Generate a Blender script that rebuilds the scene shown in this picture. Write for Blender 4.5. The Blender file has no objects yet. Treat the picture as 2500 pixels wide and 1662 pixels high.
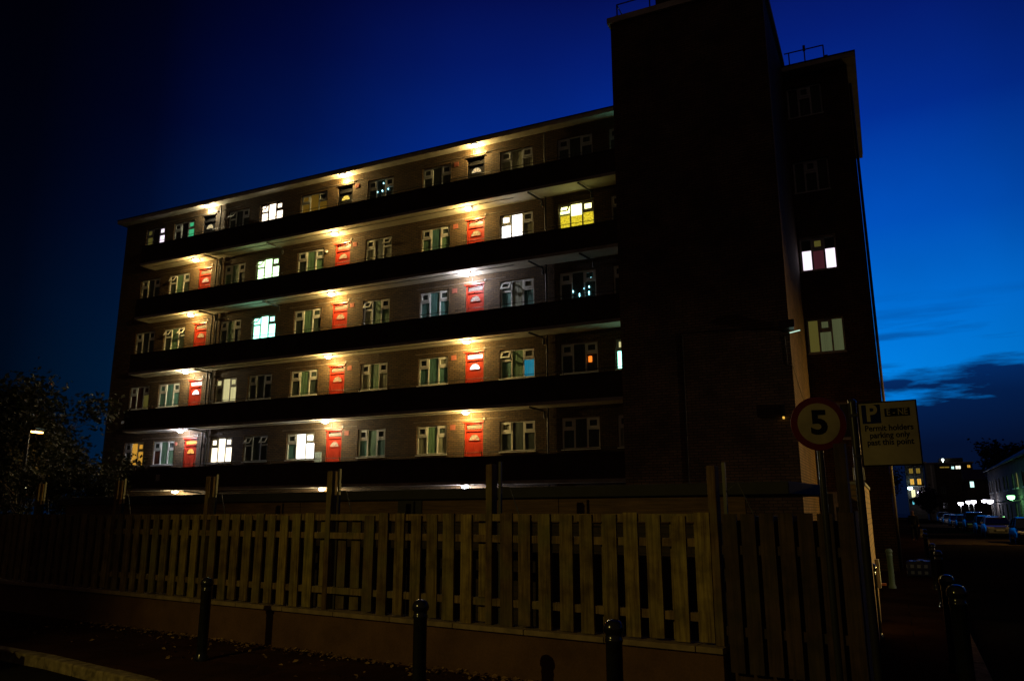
import bpy, math, random
from math import radians as R, sin, cos, pi
from mathutils import Vector, Matrix
random.seed(7)
SC = bpy.context.scene
COL = SC.collection

# ------------------------------------------------------------------ camera
CX, CY, CZ = 35.419, -25.7605, 1.6749
cam_d = bpy.data.cameras.new('camera'); cam = bpy.data.objects.new('camera', cam_d); COL.objects.link(cam)
cam.location = (CX, CY, CZ)
YAW, PIT, ROL = 0.444, 0.2179, -0.0023
cam.rotation_mode = 'XYZ'
F = Vector((-sin(YAW)*cos(PIT), cos(YAW)*cos(PIT), sin(PIT)))
Rr = Vector((cos(YAW), sin(YAW), 0)); U = Rr.cross(F)
Rv = Rr*cos(ROL)+U*sin(ROL); Uv = -Rr*sin(ROL)+U*cos(ROL)
M = Matrix((Rv, Uv, -F)).transposed().to_4x4(); M.translation = Vector((CX, CY, CZ)); cam.matrix_world = M
cam_d.sensor_width = 36; cam_d.lens = 1894.6/2500*36; cam_d.clip_end = 2000; cam_d.clip_start = 0.05
SC.camera = cam
SC.view_settings.view_transform = 'Standard'; SC.view_settings.look = 'None'
SC.view_settings.exposure = 0; SC.view_settings.gamma = 1

# ------------------------------------------------------------------ sky (dusk, afterglow beyond the street to the right)
w = bpy.data.worlds.new('World'); SC.world = w; w.use_nodes = True
nt = w.node_tree; nt.nodes.clear()
def wn(t, **k):
    n = nt.nodes.new(t)
    for a, b in k.items(): setattr(n, a, b)
    return n
def wmath(op, a, b=None, c=None):
    n = wn('ShaderNodeMath', operation=op)
    for i, v in enumerate((a, b, c)):
        if v is None: continue
        if isinstance(v, (int, float)): n.inputs[i].default_value = v
        else: nt.links.new(v, n.inputs[i])
    return n.outputs[0]
def wramp(fac, pts, interp='B_SPLINE'):
    n = wn('ShaderNodeValToRGB'); n.color_ramp.interpolation = interp
    e = n.color_ramp.elements
    while len(e) < len(pts): e.new(0.5)
    for i, (p, c) in enumerate(pts): e[i].position = p; e[i].color = (c[0], c[1], c[2], 1)
    nt.links.new(fac, n.inputs[0]); return n.outputs[0]
tc = wn('ShaderNodeTexCoord'); sx = wn('ShaderNodeSeparateXYZ'); nt.links.new(tc.outputs['Generated'], sx.inputs[0])
el = wmath('MULTIPLY', wmath('ARCSINE', sx.outputs[2]), 57.2958)
az = wmath('MULTIPLY', wmath('ARCTAN2', sx.outputs[0], sx.outputs[1]), 57.2958)      # 0 = +Y, negative = left
base = wramp(wmath('MULTIPLY', el, 1/50.0), [(0.0, (0, .20, .74)), (.18, (0, .215, .76)), (.26, (0, .170, .71)), (.38, (0, .080, .50)),
        (.52, (.0004, .026, .285)), (.64, (.001, .0115, .165)), (.74, (.0012, .0042, .078)), (1.0, (0, .001, .03))], 'LINEAR')
azf = wramp(wmath('MULTIPLY_ADD', az, 1/360.0, .5), [(0, (.002,)*3), (.30, (.003,)*3), (.335, (.010,)*3), (.355, (.045,)*3), (.385, (.26,)*3),
        (.42, (.76,)*3), (.46, (1.0,)*3), (.50, (1,)*3), (.52, (.84,)*3), (.54, (.62,)*3), (.62, (.2,)*3), (.75, (.01,)*3), (1.0, (.002,)*3)], 'LINEAR')
mp = wn('ShaderNodeMapping'); mp.inputs['Scale'].default_value = (2.2, 2.2, 13)
nt.links.new(tc.outputs['Generated'], mp.inputs[0])
nz = wn('ShaderNodeTexNoise'); nz.inputs['Scale'].default_value = 2.4; nz.inputs['Detail'].default_value = 7; nz.inputs['Roughness'].default_value = .58
nt.links.new(mp.outputs[0], nz.inputs['Vector'])
nf = nz.outputs['Fac']
# low cloud bank : below ~8.5 deg, ragged edge
edge = wmath('MULTIPLY_ADD', nf, 15.0, 2.2)
band = wmath('MULTIPLY', wmath('SUBTRACT', edge, el), 0.5)
bandc = wn('ShaderNodeClamp'); nt.links.new(band, bandc.inputs[0])
# thin wisps between 9 and 14 deg
mp2 = wn('ShaderNodeMapping'); mp2.inputs['Scale'].default_value = (2.6, 2.6, 24); mp2.inputs['Location'].default_value = (.37, .2, .55)
nt.links.new(tc.outputs['Generated'], mp2.inputs[0])
nz2 = wn('ShaderNodeTexNoise'); nz2.inputs['Scale'].default_value = 2.1; nz2.inputs['Detail'].default_value = 5; nt.links.new(mp2.outputs[0], nz2.inputs['Vector'])
wisp = wn('ShaderNodeMapRange'); wisp.inputs[1].default_value = .53; wisp.inputs[2].default_value = .66; nt.links.new(nz2.outputs['Fac'], wisp.inputs[0])
wh = wn('ShaderNodeMapRange'); wh.inputs[1].default_value = 14.5; wh.inputs[2].default_value = 11.0; nt.links.new(el, wh.inputs[0])
wsp = wmath('MULTIPLY', wmath('MULTIPLY', wisp.outputs[0], wh.outputs[0]), .62)
azm = wramp(wmath('MULTIPLY_ADD', az, 1/360.0, .5), [(.30, (.0,)*3), (.40, (.0,)*3), (.46, (1,)*3), (1, (1,)*3)], 'LINEAR')
mask = wmath('MULTIPLY', wmath('MAXIMUM', bandc.outputs[0], wsp), azm)
cloudcol = wramp(wmath('MULTIPLY', el, 1/12.0), [(0, (.0012, .004, .016)), (.35, (.0012, .006, .030)), (.62, (.001, .014, .075)), (1, (.001, .045, .24))], 'LINEAR')
# broad faint unevenness of the high sky
nz3 = wn('ShaderNodeTexNoise'); nz3.inputs['Scale'].default_value = 3.2; nz3.inputs['Detail'].default_value = 4; nt.links.new(tc.outputs['Generated'], nz3.inputs['Vector'])
mott = wn('ShaderNodeMapRange'); mott.inputs[1].default_value = .3; mott.inputs[2].default_value = .7; mott.inputs[3].default_value = .86; mott.inputs[4].default_value = 1.12
nt.links.new(nz3.outputs['Fac'], mott.inputs[0])
def wmix(fac, a, b, bt='MIX'):
    n = wn('ShaderNodeMix', data_type='RGBA', blend_type=bt)
    if isinstance(fac, (int, float)): n.inputs[0].default_value = fac
    else: nt.links.new(fac, n.inputs[0])
    nt.links.new(a, n.inputs[6]); nt.links.new(b, n.inputs[7]); return n.outputs[2]
skyc = wmix(mask, base, cloudcol)
skyc = wmix(1.0, skyc, azf, 'MULTIPLY'); skyc = wmix(1.0, skyc, mott.outputs[0], 'MULTIPLY')
glow = wramp(wmath('MULTIPLY_ADD', az, 1/360.0, .5), [(0, (.020, .012, .0085)), (.22, (.016, .0095, .007)), (.32, (.0002, .0002, .0004)), (.70, (.0002, .0002, .0004)), (.80, (.016, .0095, .007)), (1.0, (.020, .012, .0085))], 'LINEAR')
skyc = wmix(1.0, skyc, glow, 'ADD')
bg = wn('ShaderNodeBackground'); nt.links.new(skyc, bg.inputs[0]); bg.inputs[1].default_value = 1.0
out = wn('ShaderNodeOutputWorld'); nt.links.new(bg.outputs[0], out.inputs[0])

SOD = (1.0, .74, .17)       # sodium street light
def lamp_data(kind, power, color, radius=.08, **k):
    l = bpy.data.lights.new(kind.lower()+'_light', kind); l.energy = power; l.color = color; l.shadow_soft_size = radius
    for a, b in k.items(): setattr(l, a, b)
    return l

# ------------------------------------------------------------------ helpers
def link(o, parent=None):
    COL.objects.link(o)
    if parent: o.parent = parent
    return o
def tag(o, label=None, cat=None, group=None, kind=None):
    if label: o['label'] = label
    if cat: o['category'] = cat
    if group: o['group'] = group
    if kind: o['kind'] = kind
    return o
def empty(name, loc=(0, 0, 0), rz=0, label=None, cat=None, group=None, parent=None):
    o = bpy.data.objects.new(name, None); o.empty_display_size = .2; link(o, parent)
    o.location = loc; o.rotation_euler = (0, 0, rz)
    return tag(o, label, cat, group)
def copy_tree(o, parent=None):
    c = o.copy(); COL.objects.link(c); c.parent = parent
    for ch in list(o.children): copy_tree(ch, c)
    return c
class MB:
    def __init__(s): s.v = []; s.f = []; s.sm = []
    def add(s, vs, fs, smooth=False, m=None):
        b = len(s.v)
        s.v += [tuple(m @ Vector(p)) if m is not None else tuple(p) for p in vs]
        s.f += [tuple(i+b for i in f) for f in fs]; s.sm += [smooth]*len(fs)
    def box(s, x0, x1, y0, y1, z0, z1, m=None):
        s.add([(x0, y0, z0), (x1, y0, z0), (x1, y1, z0), (x0, y1, z0), (x0, y0, z1), (x1, y0, z1), (x1, y1, z1), (x0, y1, z1)],
              [(0, 3, 2, 1), (4, 5, 6, 7), (0, 1, 5, 4), (1, 2, 6, 5), (2, 3, 7, 6), (3, 0, 4, 7)], False, m)
    def tube(s, pts, r, n=8, caps=True, m=None):
        pts = [Vector(p) for p in pts]; rs = r if isinstance(r, (list, tuple)) else [r]*len(pts)
        vs = []; fs = []
        for i, p in enumerate(pts):
            t = (pts[min(i+1, len(pts)-1)]-pts[max(i-1, 0)]).normalized()
            a = t.orthogonal().normalized() if i == 0 else (pa - t*pa.dot(t)).normalized()
            pa = a; b = t.cross(a)
            for k in range(n):
                an = 2*pi*k/n; vs.append(p+a*(rs[i]*cos(an))+b*(rs[i]*sin(an)))
        for i in range(len(pts)-1):
            for k in range(n): fs.append((i*n+k, i*n+(k+1) % n, (i+1)*n+(k+1) % n, (i+1)*n+k))
        s.add(vs, fs, True, m)
        if caps:
            e = len(pts)-1
            s.add([vs[k] for k in range(n)], [tuple(reversed(range(n)))], False, m); s.add([vs[e*n+k] for k in range(n)], [tuple(range(n))], False, m)
    def lathe(s, prof, n=24, c=(0, 0, 0), m=None, smooth=True):      # profile (r,z) about z
        vs = []; fs = []
        for r, z in prof:
            for k in range(n): vs.append((c[0]+r*cos(2*pi*k/n), c[1]+r*sin(2*pi*k/n), c[2]+z))
        for i in range(len(prof)-1):
            for k in range(n): fs.append((i*n+k, i*n+(k+1) % n, (i+1)*n+(k+1) % n, (i+1)*n+k))
        s.add(vs, fs, smooth, m)
        s.add([vs[k] for k in range(n)], [tuple(reversed(range(n)))], False, m)
        s.add([vs[(len(prof)-1)*n+k] for k in range(n)], [tuple(range(n))], False, m)
    def prism(s, poly, z0, z1, m=None):                              # poly in xy, ccw
        n = len(poly); vs = [(x, y, z0) for x, y in poly]+[(x, y, z1) for x, y in poly]
        s.add(vs, [tuple(reversed(range(n))), tuple(range(n, 2*n))]+[(i, (i+1) % n, n+(i+1) % n, n+i) for i in range(n)], False, m)
    def build(s, name, mat, parent=None, loc=None, bevel=0):
        me = bpy.data.meshes.new(name); me.from_pydata(s.v, [], s.f); me.update()
        for p, q in zip(me.polygons, s.sm): p.use_smooth = q
        if mat: me.materials.append(mat)
        o = bpy.data.objects.new(name, me); link(o, parent)
        if loc: o.location = loc
        if bevel:
            b = o.modifiers.new('bevel', 'BEVEL'); b.width = bevel; b.segments = 2; b.limit_method = 'ANGLE'
        return o
def BX(name, mat, parent, *a, bevel=0):
    m = MB(); m.box(*a); return m.build(name, mat, parent, bevel=bevel)

# ------------------------------------------------------------------ materials
MATS = {}
class NM:
    def __init__(s, name):
        s.m = bpy.data.materials.new(name); s.m.use_nodes = True; s.t = s.m.node_tree
        s.p = s.t.nodes['Principled BSDF']
    def n(s, t, **k):
        x = s.t.nodes.new(t)
        for a, b in k.items():
            if a[0] == '_': x.inputs[a[1:].replace('_', ' ')].default_value = b
            else: setattr(x, a, b)
        return x
    def l(s, a, b): s.t.links.new(a, b)
    def pos(s):
        return s.n('ShaderNodeNewGeometry').outputs['Position']
    def mix(s, f, a, b, bt='MIX'):
        x = s.n('ShaderNodeMix', data_type='RGBA', blend_type=bt)
        for i, v in ((0, f), (6, a), (7, b)):
            if isinstance(v, (int, float)): x.inputs[i].default_value = v
            elif isinstance(v, tuple): x.inputs[i].default_value = (*v, 1)
            else: s.l(v, x.inputs[i])
        return x.outputs[2]
    def ramp(s, f, pts):
        x = s.n('ShaderNodeValToRGB'); e = x.color_ramp.elements
        while len(e) < len(pts): e.new(.5)
        for i, (p, c) in enumerate(pts): e[i].position = p; e[i].color = (*c, 1) if isinstance(c, tuple) else (c, c, c, 1)
        s.l(f, x.inputs[0]); return x.outputs[0]
    def noise(s, scale, detail=4, vec=None, rough=.55):
        x = s.n('ShaderNodeTexNoise', _Scale=scale, _Detail=detail, _Roughness=rough); s.l(vec or s.pos(), x.inputs['Vector']); return x.outputs['Fac']
    def bump(s, h, st=.3, d=.02):
        x = s.n('ShaderNodeBump', _Strength=st, _Distance=d); s.l(h, x.inputs['Height']); s.l(x.outputs[0], s.p.inputs['Normal'])
def plain(name, col, rough=.7, var=.25, scale=6, metal=0, spec=.5, bump=0):
    if name in MATS: return MATS[name]
    a = NM(name); n = a.noise(scale, 5)
    lo = tuple(c*(1-var) for c in col); hi = tuple(min(1, c*(1+var)) for c in col)
    a.l(a.mix(a.ramp(n, [(.3, 0.), (.7, 1.)]), lo, hi), a.p.inputs['Base Color'])
    a.p.inputs['Roughness'].default_value = rough; a.p.inputs['Metallic'].default_value = metal
    a.p.inputs['Specular IOR Level'].default_value = spec
    if bump: a.bump(n, bump, .01)
    MATS[name] = a.m; return a.m
def emit(name, col, st, pattern=None):
    """glow of a lit lamp / a lit room seen through curtains"""
    if name in MATS: return MATS[name]
    a = NM(name); a.p.inputs['Base Color'].default_value = (*[c*.3 for c in col], 1); a.p.inputs['Roughness'].default_value = .6
    if pattern:
        sp = a.n('ShaderNodeSeparateXYZ'); a.l(a.pos(), sp.inputs[0])
        ad = a.n('ShaderNodeMath', operation='ADD'); a.l(sp.outputs[0], ad.inputs[0]); a.l(sp.outputs[1], ad.inputs[1])
        cb = a.n('ShaderNodeCombineXYZ'); a.l(ad.outputs[0], cb.inputs[0])
        if pattern == 'check': a.l(sp.outputs[2], cb.inputs[1])
        n = a.noise(34 if pattern == 'fold' else 15, 2, cb.outputs[0])
        a.l(a.mix(a.ramp(n, [(.35, .45), (.62, 1.)]), (0, 0, 0), col, 'MIX'), a.p.inputs['Emission Color'])
    else: a.p.inputs['Emission Color'].default_value = (*col, 1)
    a.p.inputs['Emission Strength'].default_value = st
    MATS[name] = a.m; return a.m
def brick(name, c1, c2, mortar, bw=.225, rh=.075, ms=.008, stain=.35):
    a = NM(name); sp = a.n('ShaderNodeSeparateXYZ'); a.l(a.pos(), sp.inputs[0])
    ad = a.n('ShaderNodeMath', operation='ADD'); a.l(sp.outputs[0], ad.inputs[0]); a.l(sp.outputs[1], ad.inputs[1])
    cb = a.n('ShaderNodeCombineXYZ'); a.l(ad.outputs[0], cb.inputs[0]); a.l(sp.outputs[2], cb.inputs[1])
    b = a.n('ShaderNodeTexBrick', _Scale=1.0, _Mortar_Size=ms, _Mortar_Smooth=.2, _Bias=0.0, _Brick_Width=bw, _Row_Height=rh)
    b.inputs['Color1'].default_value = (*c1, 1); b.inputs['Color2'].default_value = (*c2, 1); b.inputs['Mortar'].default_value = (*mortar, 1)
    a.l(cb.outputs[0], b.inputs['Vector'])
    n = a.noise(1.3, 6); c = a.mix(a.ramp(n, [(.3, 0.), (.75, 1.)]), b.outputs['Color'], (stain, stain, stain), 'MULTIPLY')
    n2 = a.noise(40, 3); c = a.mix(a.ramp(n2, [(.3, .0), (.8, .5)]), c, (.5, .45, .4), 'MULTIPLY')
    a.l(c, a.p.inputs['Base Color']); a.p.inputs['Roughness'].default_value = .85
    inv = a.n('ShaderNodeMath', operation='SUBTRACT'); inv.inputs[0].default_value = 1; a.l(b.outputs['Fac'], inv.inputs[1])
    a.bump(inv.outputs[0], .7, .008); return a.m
def wood(name, cols, grain=1.0, alg=.5):
    """weathered timber boards: grain along z, each board its own tone, green algae"""
    a = NM(name); g = a.n('ShaderNodeNewGeometry')
    mp = a.n('ShaderNodeMapping'); mp.inputs['Scale'].default_value = (22, 22, 1.3)
    ofs = a.n('ShaderNodeMath', operation='MULTIPLY'); ofs.inputs[1].default_value = 37; a.l(g.outputs['Random Per Island'], ofs.inputs[0])
    va = a.n('ShaderNodeVectorMath', operation='ADD'); a.l(g.outputs['Position'], va.inputs[0]); a.l(ofs.outputs[0], va.inputs[1])
    a.l(va.outputs[0], mp.inputs[0])
    n = a.noise(1.6*grain, 7, mp.outputs[0], .62); n2 = a.noise(2.2, 4, va.outputs[0])
    c = a.ramp(g.outputs['Random Per Island'], [(i/(len(cols)-1), col) for i, col in enumerate(cols)])
    c = a.mix(a.ramp(n, [(.32, 0.), (.68, 1.)]), c, (.30, .24, .17), 'MULTIPLY')
    n3 = a.noise(5.5, 5); c = a.mix(a.ramp(n3, [(.42, 0.), (.68, .8)]), c, (.33, .28, .22), 'MULTIPLY')
    c = a.mix(a.ramp(n2, [(.45, 0.), (.75, alg)]), c, (.16, .17, .05))
    a.l(c, a.p.inputs['Base Color']); a.p.inputs['Roughness'].default_value = .82
    a.bump(n, .5, .006); return a.m

m_brick = brick('brown_brick', (.165, .100, .037), (.095, .058, .023), (.035, .025, .016), ms=.012, stain=.7)
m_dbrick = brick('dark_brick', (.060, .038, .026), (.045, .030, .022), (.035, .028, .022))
m_tbrick = brick('tower_brick', (.20, .125, .070), (.13, .082, .046), (.05, .038, .028), ms=.012)
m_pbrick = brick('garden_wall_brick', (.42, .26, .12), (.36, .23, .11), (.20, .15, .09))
m_conc = plain('painted_soffit', (.56, .53, .42), .85, .12, 2.5)
m_edge = plain('slab_edge_concrete', (.26, .25, .23), .85, .25, 3)
m_roof = plain('roof_fascia_paint', (.42, .40, .33), .8, .2, 3)
m_felt = plain('roof_felt', (.012, .012, .014), .8)
m_upvc = plain('white_window_frame', (.74, .75, .68), .4, .06, 5)
m_door = plain('red_door_paint', (.33, .027, .010), .38, .10, 8)
m_doorbl = plain('unlit_door_tone', (.006, .006, .007), .7, .2, spec=.1)  # top floor doors: their lack of light put into a near-black colour
m_mut = plain('door_panel_groove', (.30, .02, .01), .5)
m_black = plain('black_metal', (.012, .012, .013), .35, .3, 20)
m_pipe = plain('cast_iron_pipe', (.03, .028, .024), .5)
m_cable = plain('cable_grey', (.22, .2, .17), .6)
m_vent = plain('terracotta_vent', (.34, .10, .06), .8)
m_glassd = plain('dark_glass', (.010, .014, .014), .08, .3, 2, spec=.6)
def curtain(name, col, f=26):
    if name in MATS: return MATS[name]
    a = NM(name); sp = a.n('ShaderNodeSeparateXYZ'); a.l(a.pos(), sp.inputs[0])
    cb = a.n('ShaderNodeCombineXYZ'); a.l(sp.outputs[0], cb.inputs[0])
    zz = a.n('ShaderNodeMath', operation='MULTIPLY'); zz.inputs[1].default_value = .06; a.l(sp.outputs[2], zz.inputs[0]); a.l(zz.outputs[0], cb.inputs[1])
    n = a.noise(f, 3, cb.outputs[0])
    a.l(a.mix(a.ramp(n, [(.35, 0.), (.65, 1.)]), tuple(c*.35 for c in col), col), a.p.inputs['Base Color'])
    a.p.inputs['Roughness'].default_value = .5; MATS[name] = a.m; return a.m
m_cgreen = curtain('green_net_curtain', (.22, .42, .24)); m_cgrey = curtain('grey_net_curtain', (.40, .43, .30))
m_cdark = curtain('dark_room_curtain', (.06, .09, .07)); m_cteal = curtain('teal_net_curtain', (.14, .34, .29))
m_cred = curtain('red_brown_curtain', (.16, .05, .02)); m_cpale = curtain('pale_curtain', (.30, .30, .17))
e_white = emit('lit_white_room', (1.0, .97, .92), 3.2); e_warm = emit('lit_warm_room', (1.0, .86, .62), 2.6)
e_cyan = emit('lit_cyan_room', (.34, 1.0, .74), 3.6); e_lime = emit('lit_pale_green_room', (.62, 1.0, .50), 3.0); e_ywh = emit('lit_yellow_white_room', (1.0, 1.0, .38), 3.2); e_pink = emit('lit_pink_white_room', (.95, .80, .95), 1.3)
e_amber = emit('lit_amber_room', (.85, .42, .05), .8, 'fold'); e_yell = emit('lit_yellow_curtain', (.85, .66, .03), 1.1, 'check')
e_yell2 = emit('lit_cream_curtain', (.75, .68, .32), .95, 'fold'); e_green = emit('lit_green_room', (.06, .52, .22), .75)
e_blue = emit('lit_blue_room', (.02, .28, .42), .7, 'fold'); e_or = emit('orange_lampshade', (1.0, .22, .02), 1.3); e_dimy = emit('dim_yellow_room', (.40, .22, .02), .28, 'fold')
e_spot = emit('cyan_spot_light', (.35, .85, 1.0), 5); e_dimg = emit('dim_green_curtain', (.15, .17, .075), .5, 'fold'); e_red = emit('dim_red_curtain', (.09, .02, .03), .6, 'fold')
e_dstrip = emit('dim_yellow_strip', (.22, .19, .04), .3)
E = dict(V=e_lime, X=e_ywh, d=m_glassd, g=m_cgreen, y=m_cgrey, k=m_cdark, t=m_cteal, r=m_cred, p=m_cpale, W=e_white, H=e_warm, C=e_cyan, P=e_pink, A=e_amber, Y=e_yell, Z=e_yell2, G=e_green, B=e_blue, D=e_dimy, q=e_dimg, R=e_red, s=e_dstrip)

# ================================================================== GROUND
def ks(d): return 35.42+.0285*d          # street frame: offset o to the right of the camera, d metres ahead of it
RZ = -.008
def SP(o, d, z=0): return Vector((CX+.008*d+o, CY+d, z))
a = NM('grass_earth'); n = a.noise(.6, 6); a.l(a.mix(n, (.02, .022, .012), (.045, .04, .025)), a.p.inputs['Base Color']); a.p.inputs['Roughness'].default_value = .95; m_ground = a.m
a = NM('asphalt'); n = a.noise(45, 6); n2 = a.noise(.7, 4)
c = a.mix(a.ramp(n, [(.3, 0.), (.7, 1.)]), (.010, .009, .008), (.030, .025, .020)); c = a.mix(a.ramp(n2, [(.4, 0.), (.7, .6)]), c, (.5, .5, .5), 'MULTIPLY')
a.l(c, a.p.inputs['Base Color']); a.p.inputs['Roughness'].default_value = 1; a.p.inputs['Specular IOR Level'].default_value = 0; a.bump(n, .4, .006); m_road = a.m
def paving(name, c1, c2, w_, h_):
    a = NM(name); b = a.n('ShaderNodeTexBrick', _Scale=1.0, _Mortar_Size=.006, _Brick_Width=w_, _Row_Height=h_, _Mortar_Smooth=.3)
    b.inputs['Color1'].default_value = (*c1, 1); b.inputs['Color2'].default_value = (*c2, 1); b.inputs['Mortar'].default_value = (.02, .018, .015, 1); a.l(a.pos(), b.inputs['Vector'])
    n = a.noise(1.1, 6); c = a.mix(a.ramp(n, [(.35, 0.), (.7, .8)]), b.outputs['Color'], (.45, .4, .36), 'MULTIPLY')
    n2 = a.noise(60, 4); c = a.mix(a.ramp(n2, [(.35, 0.), (.7, .6)]), c, (.5, .5, .5), 'MULTIPLY')
    a.l(c, a.p.inputs['Base Color']); a.p.inputs['Roughness'].default_value = 1; a.p.inputs['Specular IOR Level'].default_value = 0; a.bump(n2, .5, .004); return a.m
m_pave = paving('paving_flags', (.075, .036, .018), (.058, .030, .016), .9, .6)
m_kerb = plain('kerb_granite', (.22, .18, .10), 1, .5, 9, spec=0)
g = MB(); g.add([(-500, -400, -.16), (700, -400, -.16), (700, 900, -.16), (-500, 900, -.16)], [(0, 1, 2, 3)]); tag(g.build('ground', m_ground), kind='structure')
kl = [(-60, -7.0), (10, -16.9), (20, -18.25), (24.7, -18.93), (26.2, -19.12), (27.6, -19.40), (29.2, -19.76), (31.0, -20.35), (32.8, -21.0), (34.3, -21.45), (35.3, -21.35), (35.9, -20.7), (36.03, -19.6)]
kr = [tuple(SP(o_, d)[:2]) for o_, d in ((.50, 7.2), (.62, 16), (.85, 30), (1.35, 55), (2.0, 90), (2.3, 260))]
kerbline = kl+kr
rd = MB(); rd.add([(-60, -9, -.12), (-60, -60, -.12), (120, -60, -.12), (120, -12, -.12), (*SP(7.9, 12)[:2], -.12), (*SP(7.9, 260)[:2], -.12), (*SP(.3, 260)[:2], -.12), (*SP(.3, 6)[:2], -.12), (33, -20, -.12), (28, -19, -.12)], [tuple(range(10))])
tag(rd.build('road', m_road), kind='structure')
# pavement on the building side
poly = kerbline+[(20, 195), (-90, 195), (-90, -3)]
pv = MB(); pv.prism(poly, -.15, 0.0); tag(pv.build('pavement', m_pave), kind='structure')
kb = MB()
def kerbs(mb, line, step=.915, off=0.0, wd=.15, z=.006):
    for (x0, y0), (x1, y1) in zip(line[:-1], line[1:]):
        L = math.hypot(x1-x0, y1-y0); n = max(1, round(L/step)); an = math.atan2(y1-y0, x1-x0)
        for i in range(n):
            m = Matrix.Translation((x0, y0, 0)) @ Matrix.Rotation(an, 4, 'Z')
            s = L/n; mb.box(i*s+.006, (i+1)*s-.006, -.02-wd, .004, -.14, z+random.uniform(-.003, .004), m)
kerbs(kb, [p for p in kerbline if p[0] > 9][:-2]); tag(kb.build('kerb', m_kerb, bevel=.02), kind='structure')
pr = MB(); pr.prism([tuple(SP(7.9, 14)[:2]), tuple(SP(9.6, 14)[:2]), tuple(SP(9.6, 250)[:2]), tuple(SP(7.9, 250)[:2])], -.15, 0.0)
tag(pr.build('far_pavement', m_pave), kind='structure')
m_ramp = plain('pale_band_paving', (.085, .06, .035), 1, .3, 4, spec=0)  # pale bands; the farther ones put pools of lamplight into the paving colour
for (d0, d1, oo) in ((50.5, 59.5, 1.5), (71, 74, 1.9), (106, 126, 2.3)):
    q = [SP(oo, d0), SP(7.8, d0), SP(7.8, d1), SP(oo, d1)]; q2 = [SP(oo, d0+.5), SP(7.8, d0+.5), SP(7.8, d1-.5), SP(oo, d1-.5)]
    mb = MB(); mb.add([(v.x, v.y, -.117) for v in q]+[(v.x, v.y, -.05) for v in q2], [(4, 5, 6, 7), (0, 1, 5, 4), (1, 2, 6, 5), (2, 3, 7, 6), (3, 0, 4, 7)])
    tag(mb.build('pale_road_band', m_ramp), kind='structure')

# ================================================================== APARTMENT BLOCK
HS = 2.7
def zf(k): return HS*(k-1)
WT, WB, DT, DB = 2.265, 1.147, 2.28, .13
B = empty('apartment_block', (18, 0, 0), 0, 'six storey brown brick gallery-access block with lit galleries, red doors and a blank stair tower', 'apartment building')
_off = Vector((-18, 0, 0))
def bpart(o):
    o.location = o.location + _off; return o
WIN = [(2.59, 3.92), (4.54, 5.94), (8.16, 9.47), (10.14, 11.51), (12.55, 14.04), (16.24, 17.58), (19.03, 20.40), (22.65, 24.09), (25.12, 26.55), (27.20, 28.6)]
DOORS = [6.54, 14.64, 21.16]; DW = .80
BX0, BX1, BY1, RT = 1.12, 35.50, 7.6, 16.2
# front wall with real openings
def wall_open(mb, x0, x1, z0, z1, holes, y0=0.0, y1=.30):
    xs = sorted({x0, x1, *[h[0] for h in holes], *[h[1] for h in holes]}); zs = sorted({z0, z1, *[h[2] for h in holes], *[h[3] for h in holes]})
    def solid(i, j):
        if i < 0 or j < 0 or i >= len(xs)-1 or j >= len(zs)-1: return False
        cx, cz = (xs[i]+xs[i+1])/2, (zs[j]+zs[j+1])/2
        return not any(h[0] < cx < h[1] and h[2] < cz < h[3] for h in holes)
    for i in range(len(xs)-1):
        for j in range(len(zs)-1):
            if not solid(i, j): continue
            a, b, c, d = xs[i], xs[i+1], zs[j], zs[j+1]
            mb.add([(a, y0, c), (b, y0, c), (b, y0, d), (a, y0, d)], [(0, 1, 2, 3)])
            mb.add([(a, y1, c), (b, y1, c), (b, y1, d), (a, y1, d)], [(3, 2, 1, 0)])
            if not solid(i-1, j): mb.add([(a, y0, c), (a, y1, c), (a, y1, d), (a, y0, d)], [(3, 2, 1, 0)])
            if not solid(i+1, j): mb.add([(b, y0, c), (b, y1, c), (b, y1, d), (b, y0, d)], [(0, 1, 2, 3)])
            if not solid(i, j-1): mb.add([(a, y0, c), (b, y0, c), (b, y1, c), (a, y1, c)], [(3, 2, 1, 0)])
            if not solid(i, j+1): mb.add([(a, y0, d), (b, y0, d), (b, y1, d), (a, y1, d)], [(0, 1, 2, 3)])
WING = (33.56, 34.66)
holes = []
for k in range(1, 7):
    for (a0, b0) in WIN: holes.append((a0, b0, zf(k)+WB, zf(k)+WT))
    for xd in DOORS: holes.append((xd, xd+DW, zf(k)+DB, zf(k)+DT))
    holes.append((*WING, zf(k)+WB, zf(k)+WT))
mb = MB(); wall_open(mb, BX0, BX1, 0, RT, holes)
w_ = bpart(mb.build('wall', m_brick, B))
mb = MB(); mb.box(BX0, BX0+.3, .302, BY1, 0, RT); bpart(mb.build('side_wall', m_dbrick, B))
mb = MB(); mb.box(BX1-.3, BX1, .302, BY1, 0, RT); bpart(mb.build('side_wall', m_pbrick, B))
mb = MB(); mb.box(BX0+.3, BX1-.3, BY1-.3, BY1, 0, RT); bpart(mb.build('back_wall', m_dbrick, B))
# thin skin of darker brick on the unlit end bay of the wing
mb = MB(); wall_open(mb, 33.3, BX1+.003, 0, RT-.02, [h for h in holes if h[0] > 33.5], -.03, -.002); bpart(mb.build('end_bay_facing', m_tbrick, B))
# roof
mb = MB(); mb.box(BX0-.25, BX1+.28, -.42, BY1+.3, RT, RT+.17); bpart(mb.build('roof', m_roof, B, bevel=.01))
mb = MB(); mb.box(BX0-.27, BX1+.30, -.44, BY1+.32, RT+.172, RT+.205); bpart(mb.build('roof_trim', m_felt, B))
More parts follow.
